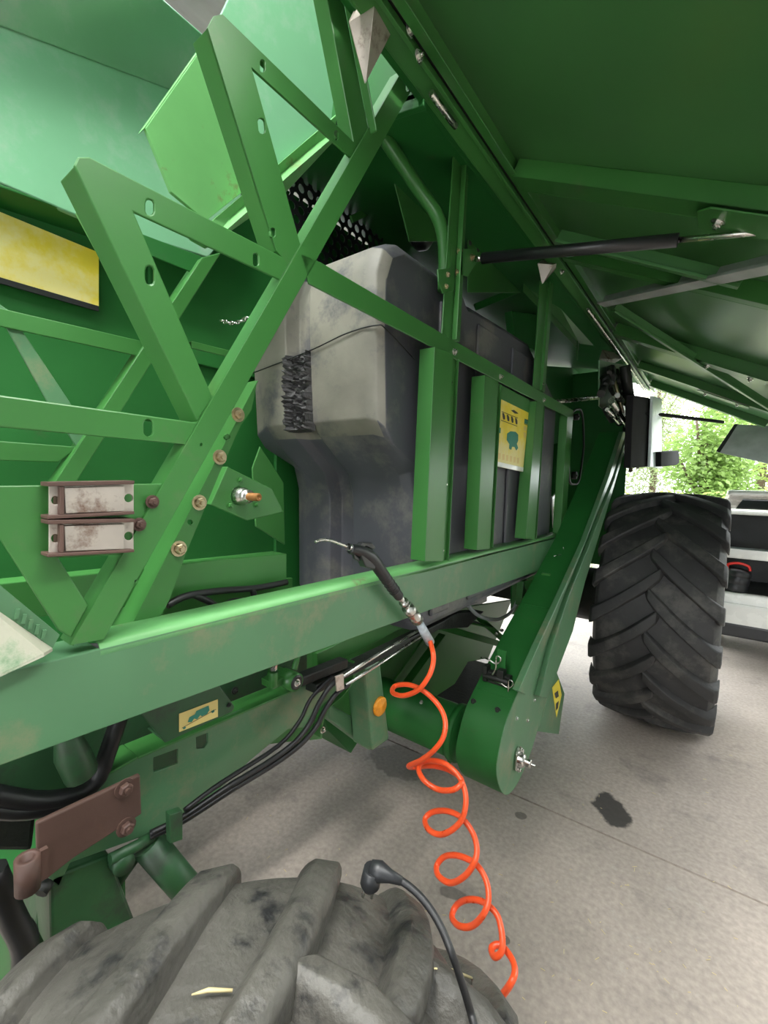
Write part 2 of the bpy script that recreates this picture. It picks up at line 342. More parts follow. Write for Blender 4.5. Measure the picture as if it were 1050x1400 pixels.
# shield plates above the frame; reflected light is put into their pale colours
sp = lambda l, X=-1.25: pts(l, X=X)
b = MB(); b.prism(sp([(199, 175), (287, 50), (300, 60), (352, 246), (282, 302), (234, 262)]), (-.012, 0, 0))
strip(b, at(199, 175, X=-1.25), at(287, 50, X=-1.25), (-.03, 0, 0), (0, -.006, -.006))
b.build('rear_shield_plate', LIME, CB, .003)
b = MB(); k0_, k1_, k2_ = at(292, 40, X=-1.25), at(352, 246, X=-1.25), at(490, 165, X=-1.10); kn_ = (k1_ - k0_).cross(k2_ - k0_)
q = [k0_] + [on_plane(x, y, k0_, kn_) for x, y in ((340, -60), (475, -60), (490, 165))] + [k1_]
b.prism(q, (-.012, 0, 0)); b.build('upper_shield_plate', SHEET, CB, .003)
b = MB(); b.prism([at(262, 325, X=-1.245), at(352, 250, X=-1.245), at(470, 148, X=-1.095), at(482, 166, X=-1.095), at(392, 262, X=-1.2), at(285, 338, X=-1.245)], (-.02, 0, 0))
stp = b.build('shield_lower_strip', LIME, CB, .003); tag(stp, 'lime green strip with rusty scratched edge')
b = MB(); c = at(465, 161, X=-1.08); b.lathe([(0, 0), (.001, .012), (-.006, .012)], c + Vector((.004, 0, 0)), OUT, 14); b.build('strip_hole', DARK, stp)

# ---- perforated screen
b = MB(); o = at(385, 250, X=-1.5); ncol, nrow, cs = 13, 12, .052
for i in range(ncol):
    for j in range(nrow):
        cx = o.y + (i + .5 * (j % 2)) * cs; cz = o.z + .12 - j * cs * .87
        sq = [(cx + sx * cs * .5, cz + sz * cs * .435) for sx, sz in ((1, 0), (1, 1), (0, 1), (-1, 1), (-1, 0), (-1, -1), (0, -1), (1, -1))]
        ho = [(cx + .018 * math.cos(t * math.pi / 4), cz + .018 * math.sin(t * math.pi / 4)) for t in range(8)]
        b.add([(-1.5, y, z) for y, z in sq + ho], [[k, (k + 1) % 8, 8 + (k + 1) % 8, 8 + k] for k in range(8)])
scr = b.build('perforated_screen', BLACKP, CB); md = scr.modifiers.new('t', 'SOLIDIFY'); md.thickness = .004
tag(scr, 'black perforated screen with round holes')
b = MB().bar(at(480, 300, X=-1.42), at(610, 240, X=-1.42), .01, .03); b.build('screen_strap', GREEN, CB, .002)

# ---- inner frame, parallel to the outer one
IX = -1.22
def fr(name, poly, X, t=.006, m=GREEN, parent=None, holes=()):
    b = MB(); P_ = pts(poly, X=X)
    if holes: b.plate(P_, holes, (-t, 0, 0))
    else: b.prism(P_, (-t, 0, 0))
    return b, P_
b, P_ = fr('', [(276, 352), (303, 345), (104, 660), (74, 660)], IX); strip(b, P_[0], P_[3], (-.05, 0, 0), (0, .004, -.003))
ifr = b.build('inner_frame', GREEN, CB, .002)
b, P_ = fr('', [(-300, 351), (0, 421), (206, 469), (190, 487), (0, 446), (-300, 381)], IX - .008); strip(b, P_[0], P_[2], (-.07, 0, .0), (0, 0, -.005)); b.build('frame_bar', GREEN, ifr, .002)
b, P_ = fr('', [(-20, 402), (12, 424), (96, 550), (120, 605), (106, 613), (64, 548), (0, 432)], IX - .016); b.build('frame_bar', DUST, ifr, .002)
b, P_ = fr('', [(106, 289), (114, 282), (209, 462), (200, 472)], IX + .004); strip(b, P_[1], P_[2], (-.05, 0, 0), (0, .004, -.004)); b.build('frame_bar', LIME, ifr, .002)
b, P_ = fr('', [(-300, 581), (0, 603), (108, 611), (80, 632), (-300, 620)], IX - .02); strip(b, P_[0], P_[2], (-.06, 0, 0), (0, 0, -.004)); b.build('frame_bar', GREEN, ifr, .002)
b, P_ = fr('', [(262, 466), (318, 480), (316, 489), (262, 476)], IX - .02); strip(b, P_[0], P_[1], (-.06, 0, 0), (0, 0, -.004)); b.build('frame_bar', GREEN, ifr, .002)
b, P_ = fr('', [(190, 318), (280, 352), (262, 372), (200, 347)], IX - .02); b.build('frame_bar', DGREEN, ifr, .002)
# safety chain between the frames
b = MB()
c0, c1 = at(302, 438, X=-1.15), at(340, 433, X=-1.0)
for k in range(9):
    p = c0.lerp(c1, (k + .5) / 9) - Vector((0, 0, .012 * math.sin(math.pi * (k + .5) / 9))); d = (c1 - c0).normalized(); s = Vector((0, 0, 1)) if k % 2 else d.cross(Vector((0, 0, 1)))
    b.tube([p + d * .011 * math.cos(t * math.pi / 4) + s * .005 * math.sin(t * math.pi / 4) for t in range(9)], .0018, 5)
b.build('chain', STEEL, ifr)

# ---- bolted upright plate behind the main diagonal, cross member, bearing bracket
BX = -.87
P_ = pts([(352, 520), (344, 560), (329, 582), (303, 640), (253, 760), (232, 820), (196, 885), (165, 885), (224, 768)], X=BX)
b = MB(); b.plate(P_, [[at(x + 4 * math.cos(t * .785), y + 4 * math.sin(t * .785), X=BX) for t in range(8)] for x, y in ((311, 597), (260, 714))], (-.006, 0, 0))
strip(b, P_[0], P_[7], (-.08, 0, 0), (0, .004, 0))
bp = b.build('bolted_upright_plate', GREEN, CB, .002)
for x, y in ((325, 567), (300, 625), (272, 687), (244, 750)): bolt(at(x, y, X=BX), OUT, bp, .011)
b = MB(); P_ = pts([(-300, 833), (0, 798), (130, 784), (200, 777), (300, 765), (392, 757), (392, 797), (300, 812), (190, 828), (0, 850), (-300, 893)], X=-.93)
b.prism(P_, (-.005, 0, 0)); strip(b, P_[0], P_[5], (-.06, 0, 0), (0, 0, -.004))
cm = b.build('cross_member', GREEN, CB, .003)
bolt(at(233, 779, X=-.93), OUT, cm, .011); bolt(at(214, 823, X=-.93), OUT, cm, .012)
b = MB(); b.prism(pts([(150, 812), (250, 795), (400, 790), (400, 860), (150, 890)], X=-1.02), (-.006, 0, 0)); b.build('lower_inner_plate', GREEN, CB, .002)
# green web plate and the stub shaft
b = MB(); b.prism(pts([(356, 610), (388, 660), (390, 745), (350, 720), (345, 640)], X=-1.28), (-.008, 0, 0)); b.build('inner_web_plate', GREEN, CB, .003)
b = MB(); P_ = pts([(311, 638), (372, 668), (388, 700), (338, 712), (288, 690)], X=-1.05)
cc = at(327, 678, X=-1.05)
b.plate(P_, [[cc + Vector((0, .026 * math.cos(t * .5236), .026 * math.sin(t * .5236))) for t in range(12)]], (-.006, 0, 0)); strip(b, P_[0], P_[4], (-.10, 0, 0), (0, .005, 0))
bb = b.build('bearing_bracket', GREEN, CB, .003)
b = MB(); b.lathe([(-.03, 0), (-.03, .024), (.02, .024), (.026, .020), (.03, .019), (.045, .018), (.045, .0)], cc, OUT, 20); b.build('bearing_collar', STEEL, bb)
b = MB(); b.lathe([(0, .011), (.085, .011), (.088, .009), (.088, .004), (.07, .004), (.07, 0)], cc, OUT, 16); sh = b.build('stub_shaft', RUSTY, bb); tag(sh, 'rusty brown stub shaft')
for x, y in ((328, 656), (314, 691), (350, 690)): bolt(at(x, y, X=-1.05), OUT, bb, .007, GREEN)
# wiring behind the beam
b = MB()
for l in ([(228, 828), (255, 815), (300, 808), (350, 804), (392, 796)], [(265, 813), (285, 822), (300, 830), (320, 822), (350, 822)], [(345, 804), (350, 826)]):
    b.tube(smooth_path(pts(l, X=-.9)), .008, 7)
b.build('wiring_loom', BLACK, CB)

# ---- outer triangulated frame
P_ = pts([(96, 882), (142, 874), (574, 103), (551, 94)], X=FX)
b = MB(); b.plate(P_, [pxslot(557, 120, 0, 1, 5, 2.2, FX), pxslot(186, 795, 0, 1, 2.5, 2, FX), pxslot(275, 608, 0, 1, 2.5, 2, FX)], (-.006, 0, 0))
strip(b, P_[0], P_[3], (-.045, 0, 0), (0, .005, -.003))
of = b.build('outer_frame', GREEN, CB, .002)
X2 = FX - .0065
P_ = pts([(284, 38), (292, 22), (304, 19), (497, 207), (486, 221), (344, 92), (411, 336), (396, 362), (378, 343)], X=X2)
b = MB(); b.plate(P_, [pxslot(358, 172, .1, 1, 11, 5, X2), pxslot(359, 90, 0, 1, 9, 3.5, X2), pxslot(460, 185, 0, 1, 7, 3, X2), pxslot(373, 318, 0, 1, 7, 3.5, X2)], (-.006, 0, 0))
strip(b, P_[0], P_[8], (-.05, 0, 0), (0, .006, 0)); strip(b, P_[2], P_[3], (-.02, 0, 0), (0, 0, -.006))
b.build('bent_angle_bracket', GREEN, of, .005)
P_ = pts([(101, 226), (107, 214), (122, 214), (398, 357), (386, 384), (183, 290), (291, 543), (270, 576)], X=X2)
b = MB(); b.plate(P_, [pxslot(205, 283, 0, 1, 11, 5.5, X2), pxslot(205, 376, 0, 1, 13, 6, X2), pxslot(350, 355, 0, 1, 9, 3.5, X2)], (-.006, 0, 0))
strip(b, P_[0], P_[7], (-.06, 0, 0), (0, .006, 0)); strip(b, P_[2], P_[3], (-.02, 0, 0), (0, 0, -.006))
b.build('bent_angle_bracket', GREEN, of, .005)
P_ = pts([(-300, 498), (0, 540), (272, 578), (258, 608), (0, 584), (-300, 556)], X=X2)
b = MB(); b.plate(P_, [pxslot(203, 585, 0, 1, 12, 6, X2)], (-.006, 0, 0)); strip(b, P_[0], P_[2], (-.045, 0, 0), (0, 0, -.005))
b.build('frame_bar', GREEN, of, .003)
P_ = pts([(440, -40), (462, -40), (506, 186), (497, 207), (484, 196)], X=X2); b = MB(); b.prism(P_, (-.006, 0, 0)); strip(b, P_[0], P_[4], (-.04, 0, 0), (0, .005, 0))
strip(b, P_[1], P_[2], (.025, 0, 0), (0, -.005, 0)); b.build('frame_bar', GREEN, of, .003)
# gusset plate with two clip brackets
P_ = pts([(-60, 663), (4, 664), (223, 661), (196, 712), (181, 758), (80, 763), (121, 828), (97, 872), (80, 862), (0, 735), (-60, 650)], X=X2)
P_ = pts([(-40, 664), (4, 664), (223, 661), (196, 712), (181, 758), (80, 763), (121, 828), (97, 872), (80, 862), (0, 737), (-40, 690)], X=X2)
b = MB(); b.prism(P_, (-.006, 0, 0)); gp = b.build('gusset_plate', GREEN, of, .002)
for dy in (0, 52):
    b = MB(); q = lambda l, X: pts([(x, y + dy) for x, y in l], X=X)
    hs = [[at(x + 6 * math.cos(t * .628), y + dy + 6 * math.sin(t * .628), X=FX + .016) for t in range(10)] for x, y in ((76, 684), (176, 681))]
    b.plate(q([(67, 664), (183, 660), (183, 701), (67, 706)], FX + .016), hs, (-.004, 0, 0), 0)
    b.prism(q([(88, 667), (170, 664), (170, 699), (90, 702)], FX + .024), (-.010, 0, 0), 0)
    b.prism(q([(65, 659), (184, 657), (184, 662), (65, 665)], FX + .028), (-.032, 0, 0), 1)
    b.prism(q([(65, 705), (184, 699), (184, 703), (65, 710)], FX + .028), (-.032, 0, 0), 1)
    b.prism(q([(82, 665), (88, 665), (88, 704), (82, 704)], FX + .026), (-.030, 0, 0), 1)
    cl = b.build('clip_bracket', [GALV, RUST], CB, .0015); tag(cl, 'worn bare metal clip bracket with rusty edges')
for x, y in ((208, 686), (190, 717)): bolt(at(x, y, X=FX), OUT, of, .008, RUST)

# ---- step tray at the corner
b = MB(); zt = 1.505
P_ = [at(x, y, X=-.80) for x, y in ((-60, 752), (0, 800), (82, 868), (72, 886), (0, 836), (-60, 795))]; b.prism(P_, (-.006, 0, 0), 1)
tp = [at(0, 836, X=-.80), at(72, 886, X=-.80), at(60, 893, X=-.775), at(0, 921, X=-.775), at(-60, 945, X=-.775), at(-60, 795, X=-.8)]
b.prism(tp, (0, 0, -.005), 0)
for k in range(5):
    s = at(22 + k * 9, 846 + k * 7, X=-.798); b.bar(s, s + Vector((.0, .003, .014)), .005, .004, (1, 0, 0), 1)
st = b.build('step_tray', [BEIGE, DUST], CB, .002); tag(st, 'worn bare step tray at the frame corner')

# ---- main side beam
A, B_ = at(137, 887, X=FX), at(770, 731, X=FX); C_, D_ = at(0, 1047, X=FX), at(770, 768, X=FX)
Yr = B_.y; Yl = -.9
tl, tr, bl, br = lineY(A, B_, Yl), lineY(A, B_, Yr), lineY(C_, D_, Yl), lineY(C_, D_, Yr)
b = MB(); b.prism([tl, tr, br, bl], (-.008, 0, 0)); strip(b, bl, br, (-.06, 0, 0), (0, 0, .006))
strip(b, tr, br, (-.06, 0, 0), (0, -.006, 0))
bs = b.build('side_beam', DUST, CB, .002)
b = MB(); ta = lineY(A, B_, A.y); n = 7; R_ = .016
ring = [(math.sin(t * math.pi / 2 / (n - 1)) * R_, math.cos(t * math.pi / 2 / (n - 1)) * R_) for t in range(n)]
def cs(p): # rounded top corner then flat flange
    o_ = p + Vector((-R_, 0, -.004)); top = [o_ + Vector((x, 0, z)) for x, z in reversed(ring)]
    top = top + [o_ + Vector((-.055, 0, R_))]; return [p + Vector((0, 0, -.012))] + top
s0, s1 = cs(ta), cs(tr); k = len(s0); b.add(s0 + s1, [[i, i + 1, k + i + 1, k + i] for i in range(k - 1)], 0, True)
fl = b.build('beam_top_flange', LIME, bs); b = MB(); strip(b, lineY(A, B_, Yl) + Vector((0, 0, -.002)), A + Vector((0, 0, -.002)), (-.09, 0, 0), (0, 0, -.006)); b.build('beam_top_plate', DUST, bs); md = fl.modifiers.new('t', 'SOLIDIFY'); md.thickness = .005  # bright lime of the top flange is overhead light put into its colour

# ---- tank guard: rail, end post, upright channels
b = MB(); P_ = pts([(418, 352), (438, 358), (730, 529), (784, 563), (784, 573), (742, 552), (730, 547), (423, 388)], X=FX)
P_ = pts([(410, 345), (438, 358), (784, 561), (784, 574), (423, 388)], X=FX)
b.prism(P_, (-.006, 0, 0)); strip(b, P_[1], P_[2], (-.05, 0, 0), (0, 0, -.005))
e = pts([(776, 566), (784, 563), (773, 729), (766, 731)], X=FX); b.prism(e, (-.05, 0, 0))
gr = b.build('tank_guard', GREEN, CB, .002)
for x, y in ((621, 481), (684, 515), (743, 547)): bolt(at(x, y, X=FX), OUT, gr, .009, STEEL)
for l, r, bl_, br_ in (((584, 476), (624, 492), (571, 766), (610, 766)), ((654, 514), (683, 527), (643, 751), (671, 749)), ((726, 549), (742, 556), (711, 736), (731, 737))):
    b = MB(); P_ = pts([l, r, br_, bl_], X=FX - .008)
    w = (P_[1] - P_[0]); fw = .62
    m0 = P_[0].lerp(P_[1], fw); m1 = P_[3].lerp(P_[2], fw)
    # hat channel: flat web standing proud, returned side and mounting lip
    pr = Vector((.03, 0, 0))
    b.prism([P_[0] + pr, m0 + pr, m1 + pr, P_[3] + pr], (-.004, 0, 0)); b.prism([m0 + pr, m0, m1, m1 + pr], (0, -.004, 0)); b.prism([m0, P_[1], P_[2], m1], (-.004, 0, 0)); b.prism([P_[0] + pr, P_[0] - pr, P_[3] - pr, P_[3] + pr], (0, .004, 0))
    b.prism([P_[1], P_[1] + Vector((.012, 0, 0)), P_[2] + Vector((.012, 0, 0)), P_[2]], (0, -.003, 0))
    ch = b.build('upright_channel', GREEN, gr, .0015)
    for t in (.12, .62, .95): bolt((P_[1].lerp(P_[2], t) + m0.lerp(m1, t)) / 2, OUT, gr, .006, STEEL)
# uprights above the rail
b = MB(); b.prism(pts([(622, 188), (632, 192), (642, 208), (629, 468), (604, 462)], X=FX - .01), (-.006, 0, 0)); P_ = pts([(632, 195), (642, 208), (629, 468), (617, 465)], X=FX - .01)
strip(b, P_[0], P_[3], (.02, 0, 0), (0, .005, 0)); strip(b, P_[1], P_[2], (-.05, 0, 0), (0, -.005, 0))
up1 = b.build('upper_upright', GREEN, CB, .002)
for x, y in ((627, 344), (625, 373), (610, 376), (608, 392)): bolt(at(x, y, X=FX - .004), OUT, up1, .009, ZINC)
b = MB(); b.prism(pts([(648, 340), (656, 352), (640, 378), (633, 376), (634, 340)], X=FX), (-.006, 0, 0)); sb_ = b.build('strut_bracket', GREEN, up1, .002); bolt(at(645, 352, X=FX), OUT, up1, .009, ZINC)
b = MB(); b.prism(pts([(599, 368), (622, 366), (620, 398), (606, 401), (600, 385)], X=FX + .0), (-.006, 0, 0)); b.build('clamp_plate', GREEN, up1, .002)
b = MB(); P_ = pts([(739, 383), (757, 388), (745, 536), (729, 530)], X=FX - .01); b.prism(P_, (-.006, 0, 0)); strip(b, P_[1], P_[2], (-.05, 0, 0), (0, -.005, 0)); strip(b, P_[0].lerp(P_[1], .5), P_[2].lerp(P_[3], .5), (.015, 0, 0), (0, .004, 0))
up2 = b.build('upper_upright', GREEN, CB, .002); bolt(at(741, 525, X=FX - .004), OUT, up2, .007, STEEL)
# bent pipe
p1 = smooth_path([at(520, 180, X=-1.0), at(548, 222, X=-.95), at(575, 262, X=-.90), at(596, 292, X=-.86), at(605, 318, X=-.84), at(608, 350, X=-.83), at(607, 398, X=-.83)], 5)
b = MB(); b.tube(p1, .024, 14); b.build('bent_pipe', GREEN, CB)
# information panel with sticker
b = MB(); P_ = pts([(681, 524), (729, 549), (727, 566), (680, 543)], X=FX - .014); b.prism(P_, (-.004, 0, 0)); ip = b.build('sticker_panel', GREEN, CB, .001)
SX = FX - .016
s4 = [at(683, 545, X=SX), at(723, 563, X=SX), at(715, 645, X=SX), at(677, 637, X=SX)]
def sq(u, v, off=.001): return s4[0].lerp(s4[1], u).lerp(s4[3].lerp(s4[2], u), v) + Vector((off, 0, 0))
b = MB(); b.prism(s4, (-.004, 0, 0), 0)
def patch(poly, mi, off=.0012): b.add([sq(u, v, off) for u, v in poly], [list(range(len(poly)))], mi)
patch([(0, .93), (1, .93), (1, 1), (0, 1)], 3)
for x0, y0, x1, y1 in ((.08, .17, .62, .30), (.86, .14, .99, .22)): patch([(x0, y0), (x1, y0), (x1, y0 + .01), (x0, y0 + .01)], 2); patch([(x0, y1), (x1, y1), (x1, y1 + .01), (x0, y1 + .01)], 2)
for k in range(4):
    x = .10 + k * .14; patch([(x, .19), (x + .05, .185), (x + .09, .22), (x + .10, .27), (x + .05, .285), (x + .02, .25)], 2)
patch([(.36, .10), (.46, .075), (.58, .09), (.62, .105), (.5, .125)], 2)
patch([(.86, .15), (.99, .15), (.99, .215), (.86, .215)], 1)
patch([(.30, .47), (.40, .42), (.58, .40), (.68, .43), (.70, .52), (.66, .58), (.72, .64), (.66, .69), (.58, .64), (.50, .65), (.48, .70), (.40, .69), (.40, .62), (.30, .57)], 1)
patch([(.02, .42), (.09, .42), (.09, .50), (.02, .50)], 1); patch([(.86, .26), (.97, .26), (.97, .33), (.86, .33)], 4); patch([(.86, .36), (.97, .36), (.97, .46), (.9, .44)], 4)
for k in range(6): patch([(.06 + k * .13, .80), (.14 + k * .13, .79), (.15 + k * .13, .88), (.07 + k * .13, .89)], 4)
sk = b.build('information_sticker', [YELLOW, DECALG, DECALK, WHITE, CREAM], ip); tag(sk, 'yellow information sticker with green and black pictograms')

# ---- fuel tank
TX0, TX1 = -1.54, -.87
prof = [(1.12, 1.98), (1.10, 2.30), (1.10, 2.44), (1.13, 2.52), (1.20, 2.56), (1.40, 2.56), (1.62, 2.56), (1.66, 2.52), (1.72, 2.53), (2.15, 2.55), (2.46, 2.56), (2.95, 2.36), (3.02, 2.28), (3.02, 1.22), (2.98, 1.19), (1.60, 1.19), (1.42, 1.19), (1.36, 1.25), (1.35, 1.70), (1.32, 1.80), (1.16, 1.93)]
b = MB(); gy, gw, gd = 0, .045, .055   # the groove runs down the end face
xs = [TX0, TX0 + .10, -1.31, -1.29, -1.20, -1.18, TX1 - .06, TX1 - .02, TX1]
def ring_at(x):
    ins = {TX0: .03, TX1: .035, TX1 - .02: .01}.get(x, 0); g = gd if -1.295 < x < -1.195 else 0
    out = []
    cy, cz = 2.05, 1.85
    for y, z in prof:
        yy = y + (ins if y < cy else -ins); zz = z + (ins if z < cz else -ins)
        if y < 1.40 : yy += g
        out.append((x, yy, zz))
    return out
n = len(prof); vs = []
for x in xs: vs += ring_at(x)
b.add(vs, [[i * n + j, i * n + (j + 1) % n, (i + 1) * n + (j + 1) % n, (i + 1) * n + j] for i in range(len(xs) - 1) for j in range(n)], 0, True)
b.f += [list(range(n)), [(len(xs) - 1) * n + j for j in reversed(range(n))]]; b.m += [0, 0]; b.sm += [False, False]
# dusty paint of the end face
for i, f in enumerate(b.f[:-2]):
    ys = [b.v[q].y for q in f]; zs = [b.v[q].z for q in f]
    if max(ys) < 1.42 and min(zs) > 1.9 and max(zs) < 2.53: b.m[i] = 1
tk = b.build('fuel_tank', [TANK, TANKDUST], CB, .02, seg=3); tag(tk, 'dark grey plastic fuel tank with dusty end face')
for y0, y1, z0, z1 in ((1.46, 1.60, 1.25, 2.45), (1.78, 2.02, 1.25, 2.46), (2.18, 2.48, 1.25, 2.46), (2.60, 2.90, 1.25, 2.24)):
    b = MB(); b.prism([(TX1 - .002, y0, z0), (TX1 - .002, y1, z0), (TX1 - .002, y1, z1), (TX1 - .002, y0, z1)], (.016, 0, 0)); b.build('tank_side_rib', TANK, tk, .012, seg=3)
# rough melted weld scar in the groove
b = MB(); rnd = random.Random(3)
g0, g1 = 2.235, 1.95; nu, nv = 14, 42
grid = []
for j in range(nv + 1):
    for i in range(nu + 1):
        x = -1.318 + .145 * i / nu; z = g0 + (g1 - g0) * j / nv; edge = min(i, nu - i, j, nv - j)
        grid.append((x, 1.112 + (.02 if -1.295 < x < -1.195 else -.004) - (rnd.uniform(0, .030) if edge > 0 else -.02), z))
b.add(grid, [[j * (nu + 1) + i, j * (nu + 1) + i + 1, (j + 1) * (nu + 1) + i + 1, (j + 1) * (nu + 1) + i] for j in range(nv) for i in range(nu)])
ms = b.build('melted_repair_patch', MELT, tk); tag(ms, 'rough black melted plastic repair patch')
b = MB(); b.tube(smooth_path([(-1.50, 1.098, 2.19), (-1.32, 1.098, 2.21), (-1.15, 1.097, 2.23), (-1.0, 1.096, 2.255), (-.885, 1.105, 2.262), (-.868, 1.14, 2.255), (-.866, 1.3, 2.20)]), .0025, 5); b.build('mould_seam', BLACKP, tk)
# tank filler hump
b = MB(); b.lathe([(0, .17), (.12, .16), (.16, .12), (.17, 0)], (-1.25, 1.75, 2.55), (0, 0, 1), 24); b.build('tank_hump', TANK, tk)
#==PART2==
# ---- raised side panel (hinged along the top)
PH = Vector((-.62, 0, 2.88)); SL = .50                       # hinge line and fall of the open panel
pn = Vector((SL, 0, 1)).normalized()
def pz(X): return PH.z - SL * (X - PH.x)
def pp(x, y, off=0): return on_plane(x, y, PH - pn * off, pn)
Y0, Y1, XO = .70, 5.7, .34
b = MB(); b.prism([(PH.x, Y0, pz(PH.x)), (XO, Y0, pz(XO)), (XO, Y1, pz(XO)), (PH.x, Y1, pz(PH.x))], pn * .02)
b.prism([(XO, Y0, pz(XO)), (XO + .3, Y0, pz(XO) - .42), (XO + .3, Y1, pz(XO) - .42), (XO, Y1, pz(XO))], pn * .02)
sp_ = b.build('raised_side_panel', PANELIN, CB, .003); tag(sp_, 'raised green side panel seen from below')
def on_p(X, Y, off): return Vector((X, Y, pz(X))) - pn * off
def rib(Ya, w, h, m=GREEN, x0=PH.x + .02, x1=XO):
    b = MB(); t = .004
    b.prism([on_p(x0, Ya, 0), on_p(x1, Ya, 0), on_p(x1, Ya, h), on_p(x0, Ya, h)], (0, t, 0))
    b.prism([on_p(x0, Ya, h), on_p(x1, Ya, h), on_p(x1, Ya + w, h), on_p(x0, Ya + w, h)], pn * t)
    b.prism([on_p(x0, Ya + w, 0), on_p(x1, Ya + w, 0), on_p(x1, Ya + w, h), on_p(x0, Ya + w, h)], (0, t, 0))
    return b.build('panel_rib', m, sp_, .002)
for Ya, w, h in ((1.50, .09, .055), (2.12, .05, .07), (3.35, .10, .07), (4.45, .08, .06), (5.3, .08, .06)): rib(Ya, w, h)
b = MB(); b.prism([on_p(PH.x, Y0, 0), on_p(PH.x, Y1, 0), on_p(PH.x, Y1, .05), on_p(PH.x, Y0, .05)], (.005, 0, .003))
b.prism([on_p(PH.x, Y0, .05), on_p(PH.x, Y1, .05), on_p(PH.x + .035, Y1, .05), on_p(PH.x + .035, Y0, .05)], pn * .004)
b.build('panel_edge_flange', GREEN, sp_, .002)
# joint plates on the ribs, diagonal stiffeners
for Yc, Xc, l, w in ((1.545, .10, .32, .13), (3.40, .05, .34, .12), (4.49, .02, .34, .11)):
    b = MB(); h = .075
    b.prism([on_p(Xc - l / 2, Yc - w / 2 + .03, h), on_p(Xc - l / 2 + .03, Yc - w / 2, h), on_p(Xc + l / 2, Yc - w / 2, h), on_p(Xc + l / 2, Yc + w / 2, h), on_p(Xc - l / 2, Yc + w / 2, h)], pn * .006)
    pl = b.build('joint_plate', GREEN, sp_, .003)
    for dx in (-.11, .10): bolt(on_p(Xc + dx, Yc, h), -pn, sp_, .012, STEEL)
for (a, c, w) in (((822, 416), (1120, 352), .05), ((838, 425), (1100, 590), .035), ((760, 330), (1010, 392), .03)):
    b = MB(); p0, p1 = pp(a[0], a[1], .085), pp(c[0], c[1], .085); b.bar(p0, p1, w, .012, pn); b.bar(p0 + pn * .02, p1 + pn * .02, .006, .05, pn); b.build('panel_stiffener', GREYSHEET if w == .05 else PANELIN, sp_, .002)
b = MB(); b.prism([at(1004, 580, Y=5.6), at(1130, 586, Y=5.6), at(1130, 652, Y=5.55), at(1050, 634, Y=5.55), at(980, 618, Y=5.55)], (0, .01, 0)); b.prism([at(1004, 580, Y=5.6), at(1009, 580, Y=5.6), at(984, 619, Y=5.55), at(979, 617, Y=5.55)], (0, -.02, 0), 1)
b.build('panel_end_flap', [GREYSHEET, BLACK], sp_, .002)
# gas strut
s0 = at(650, 354, X=-.78); s1 = at(1100, 312, Y=s0.y + .03); t_ = .70
b = MB(); b.tube([s0, s0.lerp(s1, .03)], .010, 10, 1); b.tube([s0.lerp(s1, .03), s0.lerp(s1, t_)], .019, 16, 0); b.tube([s0.lerp(s1, t_), s1], .008, 10, 1)
gs = b.build('gas_strut', [BLACKP, STEEL], CB); tag(gs, 'black gas strut with bright steel rod')
# hinge rails on the body
b = MB()
for X, z, w, h in ((-.70, 2.86, .05, .012), (-.725, 2.88, .012, .05), (-.665, 2.845, .012, .02)):
    b.box((X, 2.4, z), (w, 6.6, h))
hr = b.build('hinge_rail', GREEN, CB, .002)
b = MB(); b.tube([(-.645, -.9, 2.875), (-.645, 5.7, 2.875)], .011, 10); b.build('hinge_rod', DUST, hr); b = MB(); b.box((-.655, 3.2, 2.863), (.03, 5.0, .012)); b.build('shaded_gap_strip', BLACK, hr)  # black strip stands in for the shade in the gap beside the hinge
for ya_, yb_ in ((2.9, 5.6), (1.08, 1.22)):
    b = MB(); b.tube([(-.69, ya_, 2.835), (-.69, yb_, 2.835)], .009, 8); b.build('latch_rod', STEEL, hr)
def hbr(tip, l, top, r, low, X=-.74):
    b = MB(); t, L_, T, R2, Lo = tip, l, top, r, low
    a = at(*L_, X=X - .02); c = at(*T, X=X - .04); d = at(*R2, X=X + .05); e_ = at(*Lo, X=X); m_ = at(*t, X=X + .05)
    b.prism([a, c, m_, e_], (-.004, 0, 0)); b.prism([m_, c, d, e_], (-.004, 0, 0)); o = b.build('hinge_bracket', GALV, hr, .0015); tag(o, 'bare rusty folded hinge bracket')
hbr((512, 8), (478, 28), (496, -12), (541, 34), (500, 114))
hbr((757, 362), (736, 360), (745, 352), (769, 357), (742, 388))
hbr((846, 492), (820, 490), (824, 478), (858, 486), (822, 508))
hbr((890, 540), (870, 543), (872, 532), (895, 537), (874, 550))
for x, y in ((560, 42), (572, 78), (767, 372)): bolt(at(x, y, X=-.655), OUT, hr, .010, STEEL)
# roof shelf and inside plates of the machine
b = MB(); b.prism([(-1.62, 1.15, 3.08), (-.73, 1.15, 2.90), (-.73, 5.6, 2.90), (-1.62, 5.6, 3.08)], (0, 0, .02)); b.build('body_roof_plate', DGREEN, CB, .003)
b = MB(); b.prism([(-.76, .2, 2.90), (-.76, 5.6, 2.90), (-.76, 5.6, 3.9), (-.76, .2, 3.9)], (-.02, 0, 0)); b.prism([(-1.25, 1.15, 2.98), (-.76, 1.15, 2.88), (-.76, 1.15, 4.2), (-1.25, 1.15, 4.2)], (0, .02, 0)); b.build('upper_body_side', DGREEN, CB, .003)
b = MB(); b.prism(pts([(640, 225), (740, 330), (740, 400), (640, 400)], X=-1.05), (-.006, 0, 0)); bpn = b.build('upper_back_plate', GREEN, CB, .002)
for x, y in ((643, 332), (654, 341)):
    b = MB(); b.lathe([(0, 0), (.002, .012), (-.004, .012)], at(x, y, X=-1.047), OUT, 12); b.build('plate_hole', DARK, bpn)
